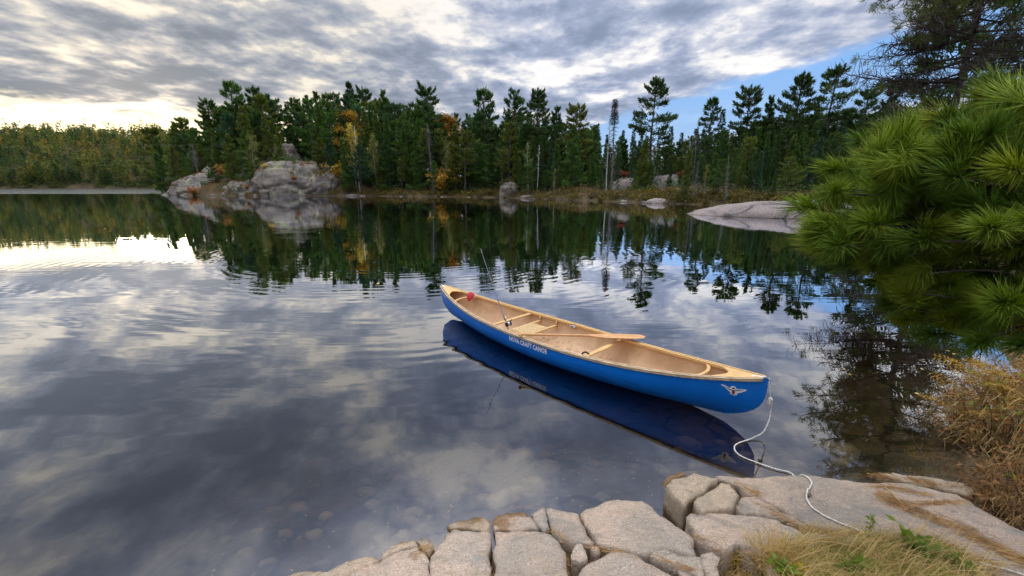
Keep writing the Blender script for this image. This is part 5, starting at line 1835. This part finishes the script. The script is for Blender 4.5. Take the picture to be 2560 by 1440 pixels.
# ------------------------------------------------------------------ curly bare conifer on the right bank
cb = np.array([23.8, 24.8])
cz = ground_z(*cb)
ct_ = empty('conifer_tree', (cb[0], cb[1], cz))
ct_.scale = (1.85, 1.85, 1.85)
tag(ct_, 'dark conifer with masses of curly bare twigs above the green pine', 'tree')
rc_ = np.random.default_rng(33)
mb = MB()
htop = 9.3
tp = np.array([[0, 0, -.5], [.1, 0, 1.5], [.28, .05, 3.2], [.35, 0, 5.0], [.42, .1, htop]])
tpc = spline(tp, 30)
tube(mb, tpc, np.linspace(.15, .03, 30), 9)
mb.build('trunk', M['bark'], ct_)
mbt, mbn = MB(), MB()
for k in range(92):
    z = rc_.uniform(2.2, htop - .2)
    f = (z - 2.2) / (htop - 2.2)
    az = rc_.uniform(0, 6.283)
    L = (3.1 - 1.2 * f) * rc_.uniform(.55, 1.05)
    b = np.array([np.interp(z, tpc[:, 2], tpc[:, 0]), np.interp(z, tpc[:, 2], tpc[:, 1]), z])
    c = limb(rc_, b, az, L, rad(-6 + rc_.normal(0, 8)), .10 + .15 * f, 12)
    mb2 = MB(); tube(mb2, c, np.linspace(.035, .010, 12), 5)
    br = mb2.build('branch', M['twig'], ct_)
    tw = MB()
    for q in range(58):
        i = rc_.integers(3, 12)
        s0 = c[i]
        d0 = (c[-1] - c[0]) / L * rc_.uniform(.2, .9) + rc_.normal(0, .55, 3)
        d0 /= np.linalg.norm(d0)
        ln = rc_.uniform(.3, .75); nseg = 9
        curl = rc_.normal(0, 1, 3); curl /= np.linalg.norm(curl)
        ang = rc_.uniform(.10, .30) * (1 if rc_.random() < .8 else -1)
        pts = [s0]
        dcur = Vector(d0)
        for _ in range(nseg):
            dcur.rotate(Matrix.Rotation(ang, 3, Vector(curl)))
            pts.append(pts[-1] + np.array(dcur) * ln / nseg)
        tube(tw, pts, np.linspace(.010, .0055, nseg + 1), 3, cap=False)
        if z > 5.6 and rc_.random() < .6 or rc_.random() < .03:
            n = 34
            e_ = np.array(pts[-1])
            slivers(mbn, e_ + rc_.normal(0, .05, (n, 3)), rc_.normal(0, .6, (n, 3)) + np.array(dcur), .14, .018, rc_)
    tag(tw.build('twigs', M['twig'], br), None, None, None, 'stuff')
tag(mbn.build('needles', M['needle_olive'], ct_, smooth=False), None, None, None, 'stuff')

# ------------------------------------------------------------------ brown bush on the right bank
def dry_bush(x, y, k_, label, seed, ns=1150, nl=3600, ng=130):
    root = empty('shrub', (x, y, surf_z(x, y)))
    tag(root, label, 'shrub')
    rb_ = np.random.default_rng(seed)
    st1, st2, lf, lf2 = MB(), MB(), MB(), MB()
    tips = []
    for k in range(ns):
        a = rb_.uniform(0, 6.283); r = .95 * math.sqrt(rb_.random())
        s0 = np.array([math.cos(a) * r * .8, math.sin(a) * r * .62, -.1])
        hgt = rb_.uniform(.30, .85) * (1 - .45 * min(1, r) ** 2)
        out = np.array([math.cos(a), math.sin(a), 0]) * rb_.uniform(.05, .28) + np.array([-.08, -.06, 0]) * rb_.random()
        e_ = s0 + out + np.array([0, 0, hgt * rb_.uniform(.25, 1.0)])
        m_ = s0 + out * .35 + np.array([0, 0, hgt * 1.15])
        c = qcurve(s0, m_, e_, 8) * k_
        tube(st1 if rb_.random() < .7 else st2, c, np.linspace(.0042, .0018, 8), 3, cap=False)
        tips += [c[-1], c[-2], c[-3], c[5]]
        for q in range(3):
            b = c[rb_.integers(3, 8)]
            d_ = rb_.normal(0, .09, 3)
            tube(st1, qcurve(b, b + d_ * .6 + [0, 0, .03], b + d_ + [0, 0, -.03], 4), .0013, 3, cap=False)
            tips.append(b + d_)
    tips = np.array(tips)
    leaves(lf, tips[rb_.integers(0, len(tips), nl)] + rb_.normal(0, .02, (nl, 3)), rb_.normal(size=(nl, 3)) + [0, 0, -.4], rb_.uniform(.025, .05, nl), .018, rb_)
    sel = tips[tips[:, 2] > .35 * k_]
    leaves(lf2, sel[rb_.integers(0, len(sel), ng)] + rb_.normal(0, .03, (ng, 3)), rb_.normal(size=(ng, 3)) + [0, 0, .3], .045, .028, rb_)
    st1.build('stems', M['dry_stem'], root); tag(st2.build('dark_stems', M['twig'], root), 'dark leafless stems')
    tag(lf.build('leaves', M['brown_leaf'], root, smooth=False), 'withered brown leaves'); tag(lf2.build('leaves', M['green_leaf'], root, smooth=False), 'yellow-green leaves')


dry_bush(4.6, 3.0, 1.05, 'tangled dry brown bush with a few yellow-green leaves at the right edge', 51)
dry_bush(3.55, 2.28, .55, 'low tangle of dead stems at the slab edge below the big brown bush', 52, 600, 900, 12)

# dry ferns leaning out over the water behind the bush
def make_fern(seed):
    rng = np.random.default_rng(seed)
    mb = MB()
    n = 16
    c = qcurve([0, 0, 0], [.12, 0, .38], [.42, 0, .42], n)
    tube(mb, c, np.linspace(.004, .0015, n), 4)
    P, D, Ls = [], [], []
    for i in range(4, n):
        t = i / (n - 1)
        w_ = .15 * math.sin(math.pi * min(1, (t - .15) * 1.05)) ** .8 + .015
        for sg in (-1, 1):
            for q in np.linspace(0.1, 1, 6):
                P.append(c[i] + np.array([.02 * q, sg * w_ * q, -.03 * q * q])); D.append([.7, sg * .8, -.2]); Ls.append(.045 * (1.15 - q))
    leaves(mb, P, np.array(D) + rng.normal(0, .25, (len(D), 3)), np.array(Ls), .016, rng, 1.5)
    return mb.mesh('fern_frond', False)


FRN = [make_fern(1), make_fern(2)]
for me in FRN: me.materials.append(M['fern_gold'])
for k, (u, v, Y, lb) in enumerate(((2480, 905, 3.4, 'golden fern with fronds just under the pine boughs'), (2445, 985, 3.3, 'small golden fern farthest out over the dark water'), (2540, 930, 3.2, 'golden fern against the right edge above the brown bush'))):
    p = at_depth(u, v, Y)
    zb_ = surf_z(p[0], p[1])
    fe = empty('fern', (p[0], p[1], max(zb_, p[2] - .35)))
    tag(fe, lb, 'fern', 'golden ferns on the right bank')
    for q in range(7):
        o = bpy.data.objects.new('frond', FRN[q % 2]); col.objects.link(o); o.parent = fe
        o.rotation_euler = (rl.normal(0, .15), rl.normal(0, .2), q * .9 + rl.uniform(0, .6)); o.scale = (rl.uniform(.7, .95),) * 3

# ------------------------------------------------------------------ grass, plants and litter on the near shore
gpoly = np.array([(1812, 1400), (1830, 1378), (1880, 1372), (1930, 1358), (2000, 1352), (2080, 1350), (2150, 1345), (2220, 1352), (2280, 1358), (2340, 1372), (2400, 1400), (2430, 1440), (2520, 1500), (2400, 1600), (1850, 1600), (1800, 1470)], float)
rg = np.random.default_rng(3)


def in_poly_px(n, poly):
    out = []
    lo, hi = poly.min(0), poly.max(0)
    while len(out) < n:
        p = rg.uniform(lo, hi, (n, 2))
        out += list(p[sdist(p, poly) > 0])
    return np.array(out[:n])


def blades(mb, n, poly, Lr, flat, w_=.0022, lean=(0, 0)):
    px_ = in_poly_px(n, poly)
    V, Q = [], []
    for u, v in px_:
        p = at_surface(u, min(v, 1585))
        a = rg.uniform(0, 6.28); L = rg.uniform(*Lr)
        d_ = np.array([math.cos(a) + lean[0], math.sin(a) * .8 + lean[1], 0]); d_ /= np.linalg.norm(d_)
        rise = rg.uniform(.1, 1.0) * (1 - flat) + .10
        e_ = p + d_ * L * (1 - .55 * rise) + np.array([0, 0, L * rise * .75])
        m_ = p + d_ * L * .28 + np.array([0, 0, L * rise * .85 + .02])
        c = qcurve(p - [0, 0, .01], m_, e_, 6)
        s_ = np.cross(d_, [0, 0, 1]) + rg.normal(0, .5, 3); s_ /= np.linalg.norm(s_)
        o = len(V)
        for i, pt in enumerate(c):
            ww = w_ * (1 - i / 5.6)
            V += [pt - s_ * ww, pt + s_ * ww]
            if i < 5: Q.append([o + 2 * i, o + 2 * i + 1, o + 2 * i + 3, o + 2 * i + 2])
    mb.add(V, Q)


mb = MB()
blades(mb, 4200, gpoly, (.07, .21), .76, .0024, (.9, .1))
blades(mb, 900, gpoly, (.25, .45), .80, .0026, (1.4, -.1))
blades(mb, 260, gpoly, (.12, .24), .35, .0022, (-.6, .2))
blades(mb, 260, np.array([(1880, 1385), (1990, 1385), (1980, 1420), (1890, 1420)], float), (.14, .26), .0, .0015)
blades(mb, 200, np.array([(1990, 1320), (2180, 1336), (2180, 1346), (2000, 1332)], float), (.05, .12), .5, .0013, (.5, 0))
tag(mb.build('dry_grass', M['dry_grass'], smooth=False), 'matted straw-coloured grass at the bottom right', 'grass', None, 'stuff')
mb = MB()
gp2 = np.array([(1960, 1370), (2060, 1362), (2200, 1352), (2330, 1366), (2420, 1410), (2420, 1560), (1960, 1560)], float)
blades(mb, 2900, gp2, (.07, .18), .60, .0026, (.6, 0))
tag(mb.build('green_grass', M['green_grass'], smooth=False), 'olive green grass mixed into the straw', 'grass', None, 'stuff')
# leafy plants
def leafy(name, u, v, n, hgt, mat, label, lw=(.05, .022), spread=.08, cat='plant', stemmat='dry_stem', nst=6):
    p = at_surface(u, v)
    r_ = empty(name, p)
    tag(r_, label, cat)
    sm, lm = MB(), MB()
    P = []
    for k in range(nst):
        a = rg.uniform(0, 6.28)
        e_ = np.array([math.cos(a) * spread * rg.random(), math.sin(a) * spread * rg.random(), hgt * rg.uniform(.6, 1)])
        c = qcurve([0, 0, -.02], [e_[0] * .3, e_[1] * .3, e_[2] * .6], e_, 6)
        tube(sm, c, np.linspace(.0025, .0012, 6), 4)
        P += list(c[2:])
    P = np.array(P)
    P = P[rg.integers(0, len(P), n)]
    leaves(lm, P, rg.normal(size=(n, 3)) * [1, 1, .5] + [0, 0, .25], rg.uniform(.6, 1.2, n) * lw[0], lw[1], rg, 1.2)
    sm.build('stems', M[stemmat], r_); lm.build('leaves', M[mat], r_, smooth=False)
    return r_


leafy('plant', 1838, 1412, 46, .10, 'yellow_leaf', 'bright yellow-orange plant at the left edge of the grass', (.05, .012), .05)
leafy('plant', 1952, 1432, 30, .09, 'green_leaf', 'dark green broad-leaved plant low in the grass by the yellow one', (.065, .03), .06)
leafy('plant', 2172, 1336, 20, .11, 'green_leaf', 'spindly seedling standing at the rope above the grass', (.03, .014), .035, nst=4)
leafy('plant', 2265, 1345, 14, .07, 'red_leaf', 'small reddish seedling right of the spindly one', (.02, .009), .03, nst=4)
leafy('plant', 2290, 1385, 110, .10, 'green_leaf', 'bushy pale green plant in the middle of the grass', (.055, .022), .13, nst=14)
leafy('plant', 2380, 1425, 90, .08, 'green_leaf', 'light green leafy plant beside the second stretch of rope', (.05, .02), .10, nst=12)
leafy('plant', 2135, 1440, 60, .08, 'green_leaf', 'grass-green sprouts at the bottom edge under the rope end', (.06, .016), .10, nst=10)
leafy('plant', 1985, 1440, 40, .07, 'yellow_leaf', 'yellowing leaves at the bottom edge right of the dark green plant', (.045, .02), .08)

# fallen pine needles swept into bands on the rock
BANDS = [([(2205, 1238), (2240, 1258), (2300, 1283), (2370, 1308), (2430, 1335), (2480, 1362), (2540, 1392), (2600, 1420)], 15, 1500, 25),
         ([(2225, 1252), (2290, 1262), (2350, 1258), (2415, 1258)], 7, 420, 5), ([(2185, 1216), (2240, 1222), (2330, 1240)], 6, 260, 15),
         ([(2160, 1190), (2200, 1192), (2245, 1202)], 9, 320, 20), ([(2280, 1200), (2300, 1208), (2345, 1216)], 8, 240, 60),
         ([(1850, 1212), (1880, 1228), (1905, 1240)], 8, 160, 35), ([(1905, 1262), (1990, 1312), (2070, 1332), (2180, 1342)], 8, 420, 20),
         ([(1275, 1277), (1310, 1270), (1345, 1262)], 4, 130, -12), ([(1040, 1392), (1062, 1378), (1080, 1366)], 11, 170, -25), ([(1480, 1372), (1520, 1380), (1570, 1378)], 7, 140, 10),
         ([(1420, 1400), (1428, 1440), (1420, 1470)], 10, 150, 60), ([(1640, 1392), (1700, 1416), (1740, 1428)], 5, 120, 20), ([(1372, 1325), (1402, 1340), (1425, 1368)], 5, 110, 40), ([(1740, 1340), (1790, 1372), (1830, 1385)], 7, 140, 25),
         ([(1228, 1330), (1228, 1390), (1229, 1450)], 3, 60, 80), ([(2350, 1350), (2420, 1395), (2500, 1420)], 14, 420, 30)]
mb = MB()
for pts, wd, n, ang in BANDS:
    sp_ = spline([(u, v, 0) for u, v in pts], 60)
    P, D = [], []
    for k in range(int(n * (.4 if n < 200 else .62))):
        q = sp_[rg.integers(0, 60)]
        p = at_surface(q[0] + rg.normal(0, 7), q[1] + rg.normal(0, wd * .45))
        a = rad(-ang + rg.normal(0, 24))
        P.append(p + [0, 0, .003 + .006 * rg.random()]); D.append([math.cos(a), math.sin(a), rg.normal(.0, .10)])
    P = np.array(P); D = np.array(D)
    slivers(mb, P - D * .04, D, rg.uniform(.05, .10, len(P)), .0030, rg)
P = []
for k in range(420):
    p = at_surface(rg.uniform(1080, 2560), rg.uniform(1190, 1440))
    if p[2] > .03: P.append(p + [0, 0, .003])
P = np.array(P); a = rg.uniform(0, 6.28, len(P))
slivers(mb, P, np.stack([np.cos(a), np.sin(a), np.zeros(len(P))], 1), .06, .002, rg)
tag(mb.build('pine_needle_litter', M['needle_litter'], smooth=False), 'orange fallen pine needles swept into bands on the rock', 'needles', None, 'stuff')
# stones and sunken leaves on the lake bed by the rocks
mb, mb3 = MB(), MB()
for k in range(150):
    x, y = rg.uniform(-2.2, 3.2), rg.uniform(1.7, 4.0)
    z = ground_z(x, y)
    if z > -.05 or rock_bvh.ray_cast(Vector((x, y, 5)), Vector((0, 0, -1)))[0] is not None: continue
    R_ = rg.uniform(.02, .09) * (1 if rg.random() < .85 else 2.2)
    th_ = np.linspace(0, 2 * math.pi, 9, endpoint=False)
    rr2 = R_ * (1 + rg.normal(0, .15, 9))
    V = np.concatenate([np.stack([x + np.cos(th_) * rr2 * f_, y + np.sin(th_) * rr2 * f_ * .8, np.full(9, min(-.03, z + h_ * R_))], 1) for f_, h_ in ((1, -.2), (.9, .28), (.55, .45))])
    q = np.arange(9); qn = (q + 1) % 9
    mb.add(V, np.concatenate([np.stack([q, qn, qn + 9, q + 9], 1), np.stack([q + 9, qn + 9, qn + 18, q + 18], 1)]))
    mb.add(np.vstack([V[18:], V[18:].mean(0)]), np.stack([q, qn, np.full(9, 9)], 1))
M['bed_stone'] = simple('bed_stone', (.17, .135, .09), .9, .1, var=.45, vscale=5)
tag(mb.build('submerged_stones', M['bed_stone']), 'brown stones on the shallow lake bed in front of the rocks', 'stones', None, 'stuff')
P = []
for k in range(130):
    x, y = rg.uniform(-2.0, 3.0), rg.uniform(1.8, 3.6)
    z = ground_z(x, y)
    if z < -.02: P.append((x, y, z + .02))
P = np.array(P); a = rg.uniform(0, 6.28, len(P))
leaves(mb3, P, np.stack([np.cos(a), np.sin(a), np.zeros(len(P))], 1), rg.uniform(.012, .04, len(P)), .011, rg, 5.0)
tag(mb3.build('sunken_leaves', M['dry_stem'], smooth=False), 'pale flecks of leaves on the shallow lake bed', 'leaves', None, 'stuff')

# pale stick on the slab, floating leaves
mb = MB(); a = at_surface(2212, 1220); b = at_surface(2250, 1258)
tube(mb, [a + [0, 0, .008], (a + b) / 2 + [0, 0, .012], b + [0, 0, .008]], .0035, 5)
tag(mb.build('stick', M['dry_grass']), 'thin pale stick lying on the slab beside the orange needle band', 'stick')
lfm = MB(); leaves(lfm, [[-.02, 0, 0]], [[1, 0, 0]], .045, .022, rg, 6.0)
lme = lfm.mesh('floating_leaf', False); lme.materials.append(M['white_vinyl'] if False else M['dry_grass'])
for k, (u, v) in enumerate(((2385, 884), (2370, 876), (2388, 926), (2392, 978), (2292, 983), (2305, 922), (2110, 922), (2125, 935), (268, 540), (262, 572), (43, 568), (82, 571), (945, 708))):
    p = at_plane(u, v, .004)
    o = bpy.data.objects.new('floating_leaf', lme); col.objects.link(o); o.location = p; o.rotation_euler = (0, 0, rl.uniform(0, 6)); sc = 1.2 if u > 1000 else 4
    o.scale = (sc, sc, sc)
    tag(o, 'pale fallen leaf floating flat on the lake', 'leaf', 'fallen leaves floating on the lake')
